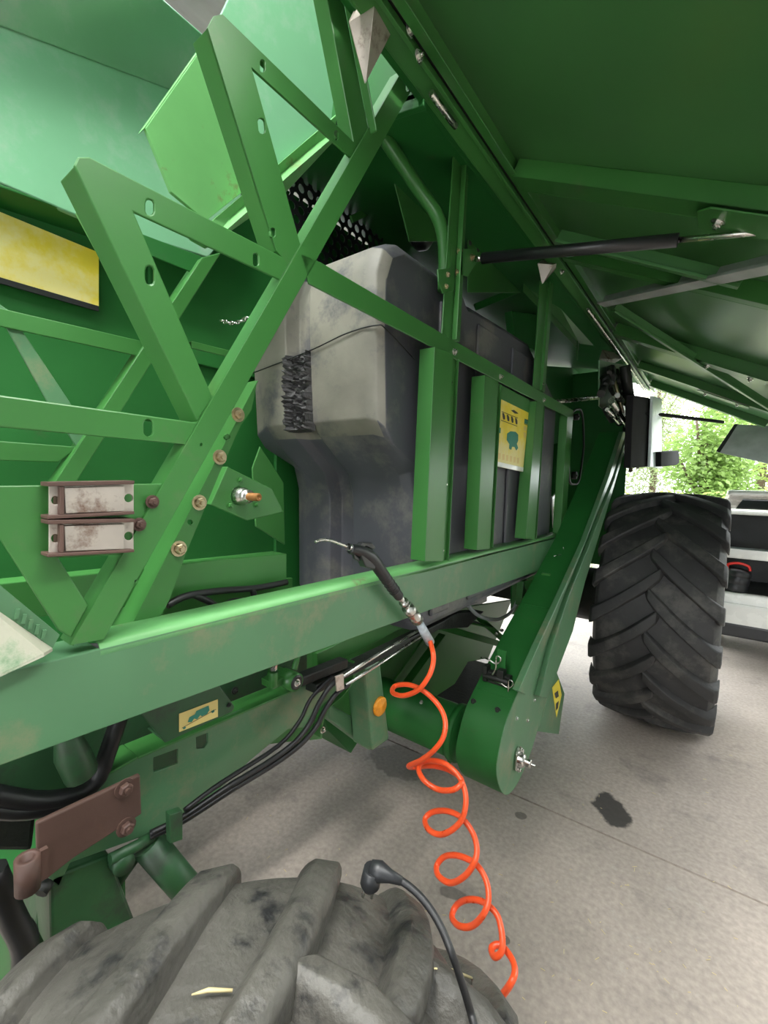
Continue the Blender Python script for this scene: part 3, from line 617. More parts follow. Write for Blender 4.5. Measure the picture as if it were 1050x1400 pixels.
b = MB(); b.prism(pts([(560, 118), (628, 200), (628, 330), (560, 330), (512, 140)], X=-1.12), (-.006, 0, 0)); b.build('upper_back_plate', GREEN, CB, .002)
b = MB(); P_ = [at(716, 386, X=-.98), at(745, 380, X=-.86), at(848, 458, X=-.80), at(838, 476, X=-.80), at(792, 470, X=-.95)]
b.prism(P_, (0, 0, .006)); strip(b, P_[0], P_[4], (0, 0, -.05), (-.004, 0, 0)); b.bar(at(790, 455, X=-.95), at(789, 492, X=-.95), .03, .008, (1, 0, 0)); b.build('catch_plate', GREEN, CB, .002)
b = MB(); b.bar(at(650, 420, X=-1.2), at(735, 385, X=-1.0), .02, .04); b.prism(pts([(700, 425), (735, 430), (735, 480), (705, 470)], X=-1.1), (-.05, 0, 0)); b.build('inner_stay', DGREEN, CB, .003)
b = MB(); b.lathe([(-.05, 0), (-.05, .10), (-.02, .13), (.02, .13), (.05, .10), (.05, 0)], at(575, 300, X=-1.2), (1, .3, 0), 24); b.lathe([(-.3, .07), (.0, .07)], at(600, 300, X=-1.25), (0, 1, 0), 16); b.build('filler_neck', BLACKP, CB)
b = MB(); b.tube([at(762, 549, X=-.9), at(825, 543, X=-.78)], .014, 10); b.build('control_rod', STEEL, CB)

# ---- clean grain elevator
EX, EI = -.62, -.87
outl = [(853, 590), (833, 650), (800, 741), (760, 831), (735, 885), (709, 945), (693, 985), (684, 1020), (679, 1052), (683, 1076), (692, 1087), (703, 1078), (714, 1058), (727, 1025), (745, 965), (764, 913), (783, 863), (800, 795), (829, 700), (844, 650), (862, 590)]
outl = outl[:5] + [(v.x, v.y) for v in smooth_path([Vector((x, y, 0)) for x, y in outl[5:14]], 4)] + outl[14:]
P_ = pts(outl, X=EX)
b = MB(); b.prism(P_, (-.18, 0, 0))
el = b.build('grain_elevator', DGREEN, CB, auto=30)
b = MB(); P_ = pts(outl, X=EX + .004); b.prism(P_, (-.004, 0, 0)); b.build('outer_side_plate', DUST, el, .002)
for pl_ in ([(852, 590), (833, 650), (800, 741), (760, 831), (735, 885), (709, 945), (719, 950), (737, 905), (771, 815), (802, 738), (838, 650), (856, 592)], [(861, 592), (843, 652), (829, 700), (800, 795), (783, 863), (764, 913), (748, 955), (738, 952), (756, 880), (779, 812), (806, 745), (840, 655), (858, 592)]):
    b = MB(); b.prism(pts(pl_, X=EX + .030), (-.028, 0, 0)); b.build('side_rail', DUST, el, .003)
Lf = pts([(833, 650), (760, 831), (709, 945), (693, 985), (684, 1020)], X=EX)
def fr2(i, t, dx): return Lf[i].lerp(Lf[i + 1], t) + Vector((dx, 0, 0))
for i, t in ((1, .02), (1, .48), (2, .3)):
    b = MB(); p0 = fr2(i, t, -.01); d = (Lf[i + 1] - Lf[i]).normalized(); b.bar(p0 + Vector((-.16, 0, 0)), p0, .008, .012, d); b.build('face_seam', DGREEN, el, .001)
# door latch with wire clips
b = MB(); c = fr2(1, .93, -.10); 
b.box(c + Vector((0, -.02, .0)), (.12, .035, .06)); b.box(c + Vector((.02, -.03, .03)), (.03, .04, .05)); b.box(c + Vector((-.05, -.03, .02)), (.02, .04, .07)); b.tube([c + Vector((-.06, -.045, .01)), c + Vector((.06, -.045, .01))], .012, 8)
lt = b.build('door_latch', DARK, el, .003)
b = MB(); b.box(c + Vector((.01, -.012, .09)), (.04, .012, .09)); b.build('latch_tab', DGREEN, el, .002)
for dx, dz in ((.03, -.01), (-.03, .08)):
    b = MB(); q = c + Vector((dx, -.05, dz)); b.tube(smooth_path([q + Vector(v) for v in ((-.05, .02, .0), (-.01, 0, .01), (.03, 0, .0), (.05, 0, .02), (.045, 0, .035), (.03, 0, .03), (.03, 0, -.02), (.015, 0, -.055))]), .0035, 6); b.build('wire_clip', STEEL, el)
for x, y in ((648, 960), (672, 968)): bolt(fr2(2, .8, -.16 if x < 660 else -.05), (0, -1, .3), el, .009, DARK)
# bearing flange at the boot
bc = at(707, 1037, X=EX + .006); b = MB()
ring = [(0, .058), (-.030, .034), (-.034, -.034), (0, -.058), (.034, -.034), (.030, .034)]
b.prism([bc + Vector((0, y, z)) for y, z in ring], (.010, 0, 0)); b.lathe([(.008, .032), (.03, .028), (.034, .022), (.036, .016)], bc, OUT, 20); b.lathe([(.03, .017), (.06, .017), (.062, .010), (.062, 0)], bc, OUT, 16); b.lathe([(.06, .006), (.078, .005), (.078, 0)], bc, OUT, 8)
bf = b.build('boot_bearing', STEEL, el, .002)
for dy, dz in ((0, .046), (0, -.046), (.022, .03), (.022, -.03)): bolt(bc + Vector((.010, dy, dz)), OUT, el, .008, STEEL)
for x, y in ((721, 985), (730, 957), (706, 982)): bolt(at(x, y, X=EX + .004), OUT, el, .006, STEEL)
# warning sticker box on the far side of the elevator
b = MB(); P_ = pts([(735, 1000), (760, 915), (772, 948), (764, 1004)], X=EX - .02); b.prism(P_, (-.12, 0, 0)); wb = b.build('sticker_box', DUST, CB, .003)
b = MB(); b.prism(pts([(755, 940), (764, 929), (768, 950), (761, 981)], X=EX - .018), (-.001, 0, 0), 0); b.add(pts([(758, 948), (763, 944), (764, 952), (760, 955)], X=EX - .0165), [[0, 1, 2, 3]], 1); b.add(pts([(760, 962), (764, 958), (763, 968), (760, 972)], X=EX - .0165), [[0, 1, 2, 3]], 1)
tag(b.build('warning_sticker', [YELLOW, DECALK], wb), 'small yellow warning sticker with black marks')
# cross auger tube into the boot
c = at(632, 1003, X=-.87); b = MB(); b.lathe([(-.75, 0), (-.75, .118), (0, .118), (0, 0)], c, OUT, 32); b.lathe([(-.03, .118), (-.03, .128), (0, .128), (0, .118)], c, OUT, 32); ag = b.build('cross_auger_tube', DGREEN, CB); bolt(c + Vector((-.02, -.08, -.10)), (0, -.6, -.8), ag, .008, DGREEN); bolt(at(576, 960, X=-1.05), (0, -.7, .7), ag, .006, STEEL)
# elevator cover above the boot and stays under the tank
b = MB(); P_ = pts([(715, 790), (762, 790), (757, 828), (713, 828)], X=-.72); b.prism(pts([(716, 795), (722, 790), (720, 828), (713, 828)], X=-.9), (-.04, 0, 0)); b.prism(pts([(752, 785), (766, 782), (766, 838), (756, 838)], X=-.72), (-.05, 0, 0)); b.prism([at(716, 795, X=-.9), at(760, 785, X=-.74), at(760, 795, X=-.74), at(718, 806, X=-.9)], (0, .02, 0)); b.build('elevator_cover_frame', GREEN, CB, .003)
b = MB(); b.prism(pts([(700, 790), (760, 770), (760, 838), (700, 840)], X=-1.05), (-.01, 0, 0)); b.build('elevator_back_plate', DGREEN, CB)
b = MB(); b.bar(at(600, 856, X=-1.1), at(682, 880, X=-.98), .02, .035); b.bar(at(652, 842, X=-1.05), at(690, 876, X=-.95), .012, .035); b.bar(at(590, 836, X=-1.2), at(650, 850, X=-1.1), .3, .01); cs_ = b.build('under_tank_stay', GREEN, CB, .002); bolt(at(679, 866, X=-.97), (0, -.5, .8), cs_, .009, STEEL); bolt(at(686, 862, X=-.95), (0, -.5, .8), cs_, .008, STEEL)
b = MB(); b.tube(smooth_path([at(640, 828, X=-.95), at(655, 842, X=-.95), at(680, 847, X=-.95), at(700, 835, X=-.95), at(712, 808, X=-.95)]), .010, 8); b.build('grey_hose', GREYSHEET, CB)
for k, l in enumerate(([(758, 760), (775, 758), (783, 768), (784, 785)], [(770, 748), (774, 765)])):
    b = MB(); b.tube(smooth_path(pts(l, X=-.72)), .003, 6); b.build('wire_loop', STEEL, CB)

# ---- lower body: side panel, frame plate, rear post
b = MB(); P_ = pts([(180, 900), (700, 820), (668, 900), (640, 905), (622, 935), (592, 955), (545, 992), (520, 1000), (180, 1040)], X=-1.36); b.prism(P_, (-.02, 0, 0)); b.build('lower_side_panel', GREEN, CB, .004)
b = MB(); b.bar(at(498, 990, X=-1.30), at(588, 862, X=-1.30), .02, .012, (1, 0, 0)); b.bar(at(512, 996, X=-1.31), at(605, 868, X=-1.31), .02, .05, (1, 0, 0)); b.build('lower_panel_rib', GREEN, CB, .002)
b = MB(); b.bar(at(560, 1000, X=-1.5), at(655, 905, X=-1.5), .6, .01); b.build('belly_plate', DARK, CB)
LX = -1.0
P_ = pts([(143, 1060), (186, 1036), (320, 975), (400, 944), (462, 916), (458, 958), (425, 994), (394, 997), (343, 1039), (280, 1098), (235, 1123), (203, 1141), (96, 1180), (80, 1214), (66, 1200), (100, 1120)], X=LX)
b = MB(); b.plate(P_, [pts([(210, 1036), (243, 1024), (243, 1044), (210, 1056)], X=LX), pts([(268, 1008), (284, 1002), (284, 1016), (279, 1023), (269, 1024)], X=LX)], (-.008, 0, 0))
lf = b.build('rear_axle_frame', DUST, CB, .002)
b = MB(); strip(b, P_[1] + Vector((.012, 0, 0)), P_[3] + Vector((.012, 0, 0)), (-.075, 0, 0), (0, 0, .006)); b.build('frame_top_flange', GREEN, lf, .002)
b = MB(); strip(b, P_[0] + Vector((.01, 0, 0)), P_[1] + Vector((.01, 0, 0)), (-.075, 0, 0), (0, 0, .006)); b.build('flange_end', GREEN, lf, .002)
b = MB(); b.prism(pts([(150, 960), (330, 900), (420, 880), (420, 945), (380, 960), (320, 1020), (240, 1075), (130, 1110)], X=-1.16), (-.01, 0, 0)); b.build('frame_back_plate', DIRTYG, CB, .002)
b = MB(); b.prism(pts([(-60, 1020), (100, 985), (160, 960), (130, 1060), (110, 1080), (-60, 1110)], X=-1.05), (-.02, 0, 0)); b.tube([at(90, 1000, X=-.98), at(98, 1030, X=-.98), at(112, 1060, X=-.98)], [.02, .03, .03], 12); b.build('casting', DIRTYG, CB, .004)
# curved bracket and roller linkage
b = MB(); P0 = [at(483, 905, X=-.97), at(482, 930, X=-.97), at(470, 950, X=-.97), at(450, 968, X=-.97), at(441, 985, X=-.97), at(438, 1008, X=-.97)]
sm = smooth_path(P0, 4)
for i in range(len(sm) - 1): b.add([sm[i], sm[i + 1], sm[i + 1] + Vector((-.05, 0, 0)), sm[i] + Vector((-.05, 0, 0)), sm[i] + Vector((0, .008, 0)), sm[i + 1] + Vector((0, .008, 0)), sm[i + 1] + Vector((-.05, .008, 0)), sm[i] + Vector((-.05, .008, 0))], [[0, 1, 2, 3], [4, 5, 1, 0], [5, 6, 2, 1], [7, 6, 5, 4], [3, 2, 6, 7]])
b.prism(pts([(420, 985), (442, 975), (440, 1010), (424, 1012)], X=-1.01), (-.01, 0, 0)); b.build('curved_bracket', GREEN, CB, weld=True); bolt(at(441, 998, X=-.965), OUT, lf, .007, STEEL)
rc = at(405, 933, X=-.90); b = MB(); b.lathe([(-.10, 0), (-.10, .022), (-.055, .022), (-.055, .026), (0, .026), (0, .022), (.002, .021), (.002, .0)], rc, OUT, 24); rl = b.build('roller', GREEN, CB)
b = MB(); b.lathe([(.002, .021), (.004, .019), (.004, .010), (.001, .010), (.001, 0)], rc, OUT, 20); b.build('roller_face', BLACK, rl); bolt(rc + Vector((.003, 0, 0)), OUT, rl, .007, STEEL)
b = MB(); b.tube([at(402, 915, X=-.93), at(409, 893, X=-.93)], [.010, .007], 10); b.bar(at(365, 935, X=-.95), at(395, 920, X=-.95), .05, .02); b.tube([at(374, 938, X=-.93), at(374, 918, X=-.93)], .013, 10); b.build('roller_arm', GREEN, rl, .002)
b = MB(); b.lathe([(0, .010), (.014, .010), (.016, 0)], at(374, 916, X=-.93), (0, 0, 1), 6, smooth=False); b.build('arm_nut', STEEL, rl)
# sticker bracket
b = MB(); P_ = pts([(192, 975), (300, 937), (321, 966), (318, 973), (226, 1016)], X=-.90); b.prism(P_, (-.006, 0, 0)); strip(b, P_[4], P_[3], (-.08, 0, 0), (0, 0, .004)); skb = b.build('sticker_bracket', DIRTYG, CB, .002)
d4 = pts([(245, 976), (298, 956), (298, 980), (245, 1001)], X=-.898)
def sq(u, v, off=.0008): return d4[0].lerp(d4[1], u).lerp(d4[3].lerp(d4[2], u), v) + Vector((off, 0, 0))
b = MB(); b.prism(d4, (-.001, 0, 0), 0)
patch([(.20, .62), (.24, .38), (.38, .34), (.42, .18), (.74, .14), (.76, .42), (.70, .58), (.56, .60), (.52, .50), (.44, .66), (.36, .56), (.30, .70)], 1, .0012)
patch([(.06, .80), (.94, .50), (.94, .53), (.06, .83)], 2, .0012); patch([(.08, .84), (.14, .80), (.16, .90), (.10, .94)], 1, .0012); patch([(.80, .52), (.88, .48), (.90, .62), (.84, .66)], 1, .0012)
tag(b.build('machine_sticker', [CREAM, DECALG, RUST], skb), 'yellow sticker with a green machine drawing'); bolt(at(313, 964, X=-.898), OUT, skb, .004, DARK)
bolt(at(321, 944, X=-1.15), OUT, lf, .008, DARK)
# metal pipes and hoses
for dx, dy in ((0, 0), (6, 10)):
    b = MB(); b.tube(pts([(466 + dx, 927 + dy), (520 + dx, 893 + dy), (578 + dx * .4, 858 + dy * .8)], X=-.90), .0055, 8); b.build('hydraulic_pipe', STEEL, CB)
for dx, dy, z in ((0, 0, 0), (9, 9, .01)):
    b = MB(); b.tube(smooth_path([at(468 + dx, 927 + dy, X=-.90), at(452 + dx, 938 + dy, X=-.90), at(436 + dx, 962 + dy * .8, X=-.905), at(424 + dx, 988 + dy * .5, X=-.91), at(404 + dx * .8, 1014 + dy * .4, X=-.91), at(370 + dx * .7, 1040 + dy * .4, X=-.92), at(310 + dx * .6, 1077 + dy * .4, X=-.93), at(250, 1117 + dy * .6, X=-.95), at(205, 1140 + dy * .4, X=-.97)], 5), .0075, 8)
    b.build('hydraulic_hose', BLACK, CB)
b = MB(); b.tube(smooth_path(pts([(455, 925), (425, 955), (410, 985), (380, 1020), (300, 1072), (252, 1108)], X=-.94), 4), .006, 7); b.build('hydraulic_hose', BLACK, CB)
b = MB(); b.prism(pts([(459, 925), (470, 921), (471, 942), (461, 946)], X=-.885), (-.006, 0, 0)); b.build('pipe_clip', GALV, CB, .002)
b = MB(); b.bar(at(425, 940, X=-.97), at(600, 852, X=-1.0), .05, .03); b.bar(at(395, 935, X=-.97), at(470, 905, X=-.97), .04, .03); b.prism(pts([(586, 862), (625, 838), (662, 836), (640, 858)], X=-1.0), (-.06, 0, 0)); b.build('greasy_linkage', DARK, CB, .004)
b = MB(); b.bar(at(560, 840, X=-1.05), at(430, 905, X=-1.05), .03, .07); b.build('link_rail', GREEN, CB, .003)
b = MB(); b.prism(pts([(232, 1114), (250, 1108), (250, 1148), (233, 1154)], X=-.93), (-.02, 0, 0)); b.build('hose_clamp', DIRTYG, CB, .002)
# rear post with amber reflector
b = MB(); P_ = pts([(499, 912), (520, 903), (533, 1011), (509, 1028)], X=-.97); b.prism(P_, (-.10, 0, 0)); b.prism(pts([(450, 962), (500, 990), (509, 1028), (452, 985)], X=-1.07), (-.06, 0, 0)); rp = b.build('rear_post', DUST, CB, .010)
c = at(518, 965, X=-.969); b = MB(); b.lathe([(0, .036), (.010, .036), (.014, .031), (.016, .0)], c, OUT, 24); tag(b.build('amber_reflector', AMBER, rp), 'round amber reflector')
b = MB(); b.prism(pts([(440, 975), (505, 990), (480, 1030), (450, 1000)], X=-1.2), (-.3, 0, 0)); b.build('axle_pivot_block', DGREEN, CB, .004)
# rusty hinge plate
b = MB(); RX = -.94
b.prism(pts([(50, 1126), (192, 1059), (194, 1113), (100, 1174), (62, 1204), (52, 1196)], X=RX), (-.012, 0, 0)); rpt = b.build('rusty_hinge_plate', RUST, CB, .003); tag(rpt, 'brown rusty steel hinge plate')
for x, y in ((170, 1077), (172, 1130)): bolt(at(x, y, X=RX), OUT, rpt, .013, RUST)
c = at(38, 1216, X=RX + .015); b = MB(); b.lathe([(0, .010), (0, .019), (.062, .019), (.062, .010), (0, .010)], c, (.05, .0, 1), 18); b.bar(c + Vector((0, .02, .004)), c + Vector((0, .02, .06)), .01, .02, (0, 1, 0)); b.build('hinge_tube', RUST, rpt)
b = MB(); b.tube([at(55, 1222, X=-.95), at(66, 1205, X=-.96)], .012, 8); b.build('hinge_stop', DARK, rpt)
# axle bracket and cylinder above the near wheel
b = MB(); b.prism(pts([(68, 1200), (150, 1168), (188, 1268), (180, 1290), (70, 1310)], X=-1.0), (-.10, 0, 0)); b.prism(pts([(60, 1205), (72, 1200), (100, 1315), (40, 1312)], X=-1.08), (-.10, 0, 0)); ab = b.build('axle_bracket', DIRTYG, CB, .006)
b = MB(); b.prism([at(140, 1290, X=-.98), at(188, 1268, X=-.98), at(188, 1268, X=-1.1), at(140, 1285, X=-1.1)], (0, 0, .01)); b.prism(pts([(135, 1300), (188, 1268), (190, 1330), (135, 1330)], X=-.975), (-.02, 0, 0)); b.build('bracket_foot', LIME, ab, .003)
b = MB(); b.tube([at(200, 1150, X=-1.0), at(285, 1250, X=-.95)], .034, 18); cy = b.build('steering_cylinder', DIRTYG, CB)
b = MB(); b.tube([at(150, 1175, X=-.98), at(190, 1155, X=-.98), at(210, 1142, X=-.98)], .012, 8); b.tube([at(160, 1205, X=-1.02), at(185, 1170, X=-1.02)], .014, 8); b.lathe([(-.02, 0), (-.02, .022), (.01, .022), (.01, 0)], at(168, 1180, X=-.98), OUT, 14); b.build('steering_link', DIRTYG, CB)
b = MB()
for l, r in (([(165, 975), (150, 1020), (125, 1075), (60, 1095), (-20, 1085)], .018), ([(140, 1050), (110, 1090), (40, 1110), (-30, 1105)], .014), ([(158, 1000), (140, 1045), (118, 1090)], .014), ([(-10, 1190), (15, 1250), (35, 1300), (25, 1380)], .022), ([(20, 1260), (40, 1275), (42, 1330)], .014)):
    b = MB(); b.tube(smooth_path(pts(l, X=-1.0), 4), r, 9); b.build('black_hydraulic_hose', BLACK, CB)
b = MB(); b.prism(pts([(-40, 1090), (60, 1080), (50, 1120), (45, 1165), (-40, 1165)], X=-1.12), (-.1, 0, 0)); b.build('axle_end', DARK, CB, .01)
b = MB(); b.prism(pts([(30, 1310), (72, 1230), (95, 1320), (60, 1400)], X=-1.15), (-.1, 0, 0)); b.build('axle_knuckle', DARK, CB, .01)
b = MB(); b.box((-1.75, .35, .62), (1.2, .22, .24)); b.build('rear_axle_beam', DGREEN, CB, .01)
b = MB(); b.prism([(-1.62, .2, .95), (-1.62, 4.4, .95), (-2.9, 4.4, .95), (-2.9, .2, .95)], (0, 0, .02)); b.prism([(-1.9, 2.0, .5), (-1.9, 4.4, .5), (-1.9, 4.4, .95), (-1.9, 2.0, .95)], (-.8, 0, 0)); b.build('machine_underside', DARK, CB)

# ---- wheels
def tyre_mesh(R, w, lh, N, seg, sweep, lw, crown, rnd=None, nose_over=.06, phase=0, flank=.35, bev=.006):
    b = MB(); R0 = R - lh; hw = w / 2
    prof = [(-.40, .52), (-.46, .62), (-.50, .74), (-.505, .84), (-.49, .91), (-.45, .965), (-.33, .992), (-.15, 1.0), (0, 1.003), (.15, 1.0), (.33, .992), (.45, .965), (.49, .91), (.505, .84), (.50, .74), (.46, .62), (.40, .52)]
    prof = [(x * w, R0 * r) for x, r in prof]
    n = seg; vs = []
    for x, r in prof:
        for j in range(n):
            t = 2 * math.pi * j / n; vs.append((x, r * math.cos(t), r * math.sin(t)))
    b.add(vs, [[i * n + j, i * n + (j + 1) % n, (i + 1) * n + (j + 1) % n, (i + 1) * n + j] for i in range(len(prof) - 1) for j in range(n)], 0, True)
    # bars of the chevron tread
    st = [(-nose_over, .55, .35), (-nose_over + .02, .85, .85), (.02, 1.0, 1.0), (.12, 1, 1), (.24, 1, 1), (.34, 1.05, 1), (.43, 1.12, 1), (.485, 1.18, .96), (.512, 1.2, .55), (.52, 1.1, -.6)]
    for s in (1, -1):
        for k in range(N):
            th0 = 2 * math.pi * (k + (.5 if s < 0 else 0)) / N + phase
            if rnd: th0 += rnd.uniform(-.012, .012)
            rings = []
            for x, ww, hh in st:
                u = max(0, min(1, (x + nose_over) / (.5 + nose_over))); th = th0 + sweep * (u ** .85)
                rt = R0 + lh * hh - crown * (2 * min(x, .5)) ** 2; rb = R0 - .03 - crown * (2 * abs(min(x, .5))) ** 2 - (.05 if x > .5 else 0) * R
                half = lw * ww / 2; slope = lh * flank
                # leading side steep, trailing side sloped
                row = []
                for off, rr in ((-half - slope, rb), (-half - slope * .35, rt - lh * .25 * max(hh, 0)), (-half + lh * .12, rt), (half - lh * .12, rt), (half + slope * .35, rt - lh * .25 * max(hh, 0)), (half + slope, rb)):
                    a = th + off / R; row.append((s * x * w, rr * math.cos(a), rr * math.sin(a)))
                rings.append(row)
            m = len(rings[0]); vv = [v for r_ in rings for v in r_]
            fs = [[i * m + j, i * m + j + 1, (i + 1) * m + j + 1, (i + 1) * m + j] for i in range(len(rings) - 1) for j in range(m - 1)]
            fs.append(list(range(m))); fs.append([(len(rings) - 1) * m + j for j in range(m)])
            b.add(vv, fs, 0, True)
    return b
def rim_mesh(R, w):
    b = MB(); b.lathe([(-.42 * w, R * .56), (-.42 * w, R * .50), (-.30 * w, R * .46), (.1 * w, R * .44), (.30 * w, R * .46), (.42 * w, R * .50), (.42 * w, R * .56)], (0, 0, 0), OUT, 40); b.lathe([(.05 * w, R * .45), (.10 * w, R * .38), (.22 * w, R * .30), (.24 * w, R * .16), (.34 * w, R * .15), (.35 * w, 0)], (0, 0, 0), OUT, 40); return b
def wheel(name, c, yaw, R, w, lab, m, subsurf=0, **k):
    M_ = Matrix.Translation(c) @ Matrix.Rotation(yaw, 4, 'Z')
    b = tyre_mesh(R, w, **k); b.v = [M_ @ v for v in b.v]; t = b.build(name, m, CB); tag(t, lab)
    md = t.modifiers.new('edge', 'BEVEL'); md.width = k.get('bev', .006); md.segments = 3; md.limit_method = 'ANGLE'; md.angle_limit = math.radians(30)
    b = rim_mesh(R, w); b.v = [M_ @ v for v in b.v]; b.build('wheel_rim', YELLOW, t); return t
wheel('drive_wheel_tyre', Vector((-.275, 3.98, .865)), 0, .875, .70, 'large black tractor tread tyre of the far drive wheel', RUBBER, lh=.045, N=20, seg=96, sweep=.42, lw=.085, crown=.035)
TC = Vector((-.430, .222, .575)); TY = math.radians(-28)
NT = wheel('steering_wheel_tyre', TC, TY, .602, .54, 'dirty grey chevron tread tyre of the near steering wheel', RUBBER2, lh=.056, N=16, seg=84, sweep=-.46, lw=.060, crown=.055, flank=.55, bev=.010, rnd=random.Random(5), nose_over=.10, phase=-.235)
b = MB(); b.lathe([(-.5, .14), (-.1, .14), (-.1, .22), (.35, .22), (.40, .14)], (-.9, 3.98, .865), OUT, 24); b.box((-1.6, 3.98, .9), (1.2, .3, .35)); b.build('final_drive', DARK, CB)

b = MB(); b.prism([(-2.6, 5.0, .95), (-.74, 5.0, .95), (-.74, 5.0, 2.95), (-2.6, 5.0, 2.95)], (0, .02, 0)); b.build('body_front_wall', DGREEN, CB, .003)
# ---- control linkage, mirror and lamp cluster near the cab
YC = 4.6
b = MB(); P_ = [at(x, y, X=-.66) for x, y in ((820, 492), (858, 500), (866, 560), (868, 588), (846, 577), (820, 555))]; b.prism(P_, (-.01, 0, 0)); cl = b.build('control_plate', DUST, CB, .003)
b = MB(); rnd = random.Random(11)
for k in range(16):
    x, y = rnd.uniform(826, 868), rnd.uniform(502, 560); b.tube([at(x, y, X=-.63), at(x + rnd.uniform(-10, 10), y + rnd.uniform(6, 22), X=-.60)], rnd.uniform(.012, .03), 8)
b.tube(smooth_path([at(854, 500, X=-.58), at(858, 530, X=-.56), at(862, 560, X=-.56), at(858, 590, X=-.58)]), .035, 10); b.build('valve_cluster', DARK, cl)
b = MB()
for l, r in (([(836, 548), (850, 572), (858, 582)], .02), ([(844, 540), (854, 552)], .016), ([(852, 568), (862, 580), (866, 566)], .016), ([(866, 552), (872, 560), (868, 572)], .02), ([(830, 560), (846, 578)], .012)): b.tube(pts(l, X=-.54), r, 8)
b.lathe([(-.02, 0), (-.02, .05), (.02, .05), (.02, .02), (.03, .02), (.03, 0)], at(870, 551, X=-.54), OUT, 14); b.build('control_lever', STEEL, cl)
b = MB(); c0, c1 = at(872, 565, X=-.5), at(871, 632, X=-.5); b.tube([c0.lerp(c1, t / 96) + Vector((.03 * math.cos(t * .7854), .03 * math.sin(t * .7854), 0)) for t in range(97)], .010, 6); b.build('tension_spring', STEEL, cl)
b = MB(); b.tube([at(863, 590, X=-.5), at(862, 645, X=-.5)], .014, 8); b.tube([at(840, 520, X=-.62), at(872, 640, X=-.5)], .012, 8); b.build('pull_rod', ZINC, cl)
b = MB(); Pb = pts([(866, 540), (894, 545), (890, 638), (862, 640)], X=-.45); b.prism(Pb, (-.04, 0, 0)); lb = b.build('lamp_housing', MATTE, CB, .006)
b = MB(); b.prism(pts([(893, 541), (905, 545), (905, 641), (889, 638)], X=-.42), (-.02, 0, 0)); b.build('pale_door_edge', PALE, lb, .006)
b = MB(); b.prism(pts([(904, 618), (928, 616), (929, 633), (925, 636), (904, 638)], X=-.38), (-.12, 0, 0)); b.build('mirror_box', MATTE, CB, .008)
b = MB(); b.tube([at(868, 565, X=-.48), at(905, 567, X=-.42), at(988, 577, Y=5.5)], .016, 8); b.build('panel_prop_rod', MATTE, CB)
b = MB(); P_ = pts([(745, 500), (815, 505), (835, 590), (790, 600), (745, 610)], X=-1.3); b.prism(P_, (-.02, 0, 0)); b.build('elevator_head_panel', DGREEN, CB, .003)
b = MB(); lp = [(781, 566), (788, 560), (796, 566), (798, 610), (792, 655), (785, 662), (778, 655), (778, 610), (781, 566)]; b.tube(smooth_path(pts(lp, X=-1.05), 4), .010, 7)
for x, y, r in ((788, 570, .03), (785, 650, .035)): b.lathe([(-.02, 0), (-.02, r), (.02, r), (.02, r * .3), (.03, r * .3), (.03, 0)], at(x, y, X=-1.05), OUT, 16)
b.build('belt_drive', DARK, CB)
b = MB(); b.prism(pts([(755, 680), (762, 672), (762, 710), (757, 722)], X=-.95), (-.01, 0, 0)); b.build('white_reflector_strip', WHITE, CB, .002)
#==PART3==
# ================================================================== air blow gun with coiled hose
GX = -.76
AG = thing('air_blow_gun', at(520, 780, X=GX), 'black air blow gun on an orange coiled hose hung over the green beam', 'air gun')
b = MB(); b.tube(smooth_path(pts([(431, 741), (440, 738), (452, 739), (466, 744), (479, 749)], X=GX)), [.0035] * 25, 10); b.lathe([(0, .010), (.02, .011), (.022, .008)], at(476, 748, X=GX), at(490, 752, X=GX) - at(476, 748, X=GX), 12); b.build('nozzle', STEEL, AG)
b = MB()
hp_ = smooth_path(pts([(478, 750), (494, 754), (508, 764), (520, 780), (534, 800), (546, 816)], X=GX), 4)
b.tube(hp_, [.013 + .006 * math.sin(min(1, i / 8) * 1.57) - .004 * max(0, (i - 10) / 10) for i in range(len(hp_))], 14)
b.prism([v + Vector((.012, 0, 0)) for v in pts([(486, 748), (505, 752), (512, 768), (508, 778), (496, 775), (490, 762)], X=GX)], (-.024, 0, 0))
for k in range(9):
    p = hp_[9 + k].lerp(hp_[10 + k], .5); b.lathe([(-.003, .017), (0, .0195), (.003, .017)], p, hp_[10 + k] - hp_[9 + k], 12)
b.build('handle', BLACKP, AG, .003)
b = MB(); b.prism([v + Vector((.008, 0, 0)) for v in pts([(488, 746), (493, 741), (506, 742), (511, 748), (508, 751), (498, 746), (491, 749)], X=GX)], (-.016, 0, 0)); b.build('trigger_lever', BLACKP, AG, .002)
b = MB(); b.prism([v + Vector((.004, 0, 0)) for v in pts([(480, 752), (484, 764), (490, 768), (492, 763), (486, 760), (484, 752)], X=GX)], (-.008, 0, 0)); b.build('trigger_guard', BLACKP, AG, .002)
ca, cb = at(547, 817, X=GX), at(574, 852, X=GX); d = cb - ca; L_ = d.length
b = MB(); b.lathe([(0, .010), (.15 * L_, .010), (.15 * L_, .015), (.22 * L_, .015), (.22 * L_, .011), (.36 * L_, .011), (.36 * L_, .020), (.52 * L_, .020), (.54 * L_, .0185), (.70 * L_, .0185), (.72 * L_, .020), (.88 * L_, .020), (.88 * L_, .011), (L_, .010)], ca, d, 18); b.build('quick_coupler', STEEL, AG)
b = MB(); b.tube(pts([(573, 851), (580, 864), (588, 878)], X=GX), [.013, .0155, .0165], 14); b.build('hose_sleeve', mat('clear_grey_sleeve', (.45, .50, .54), .2, var=.25, scale=40), AG)
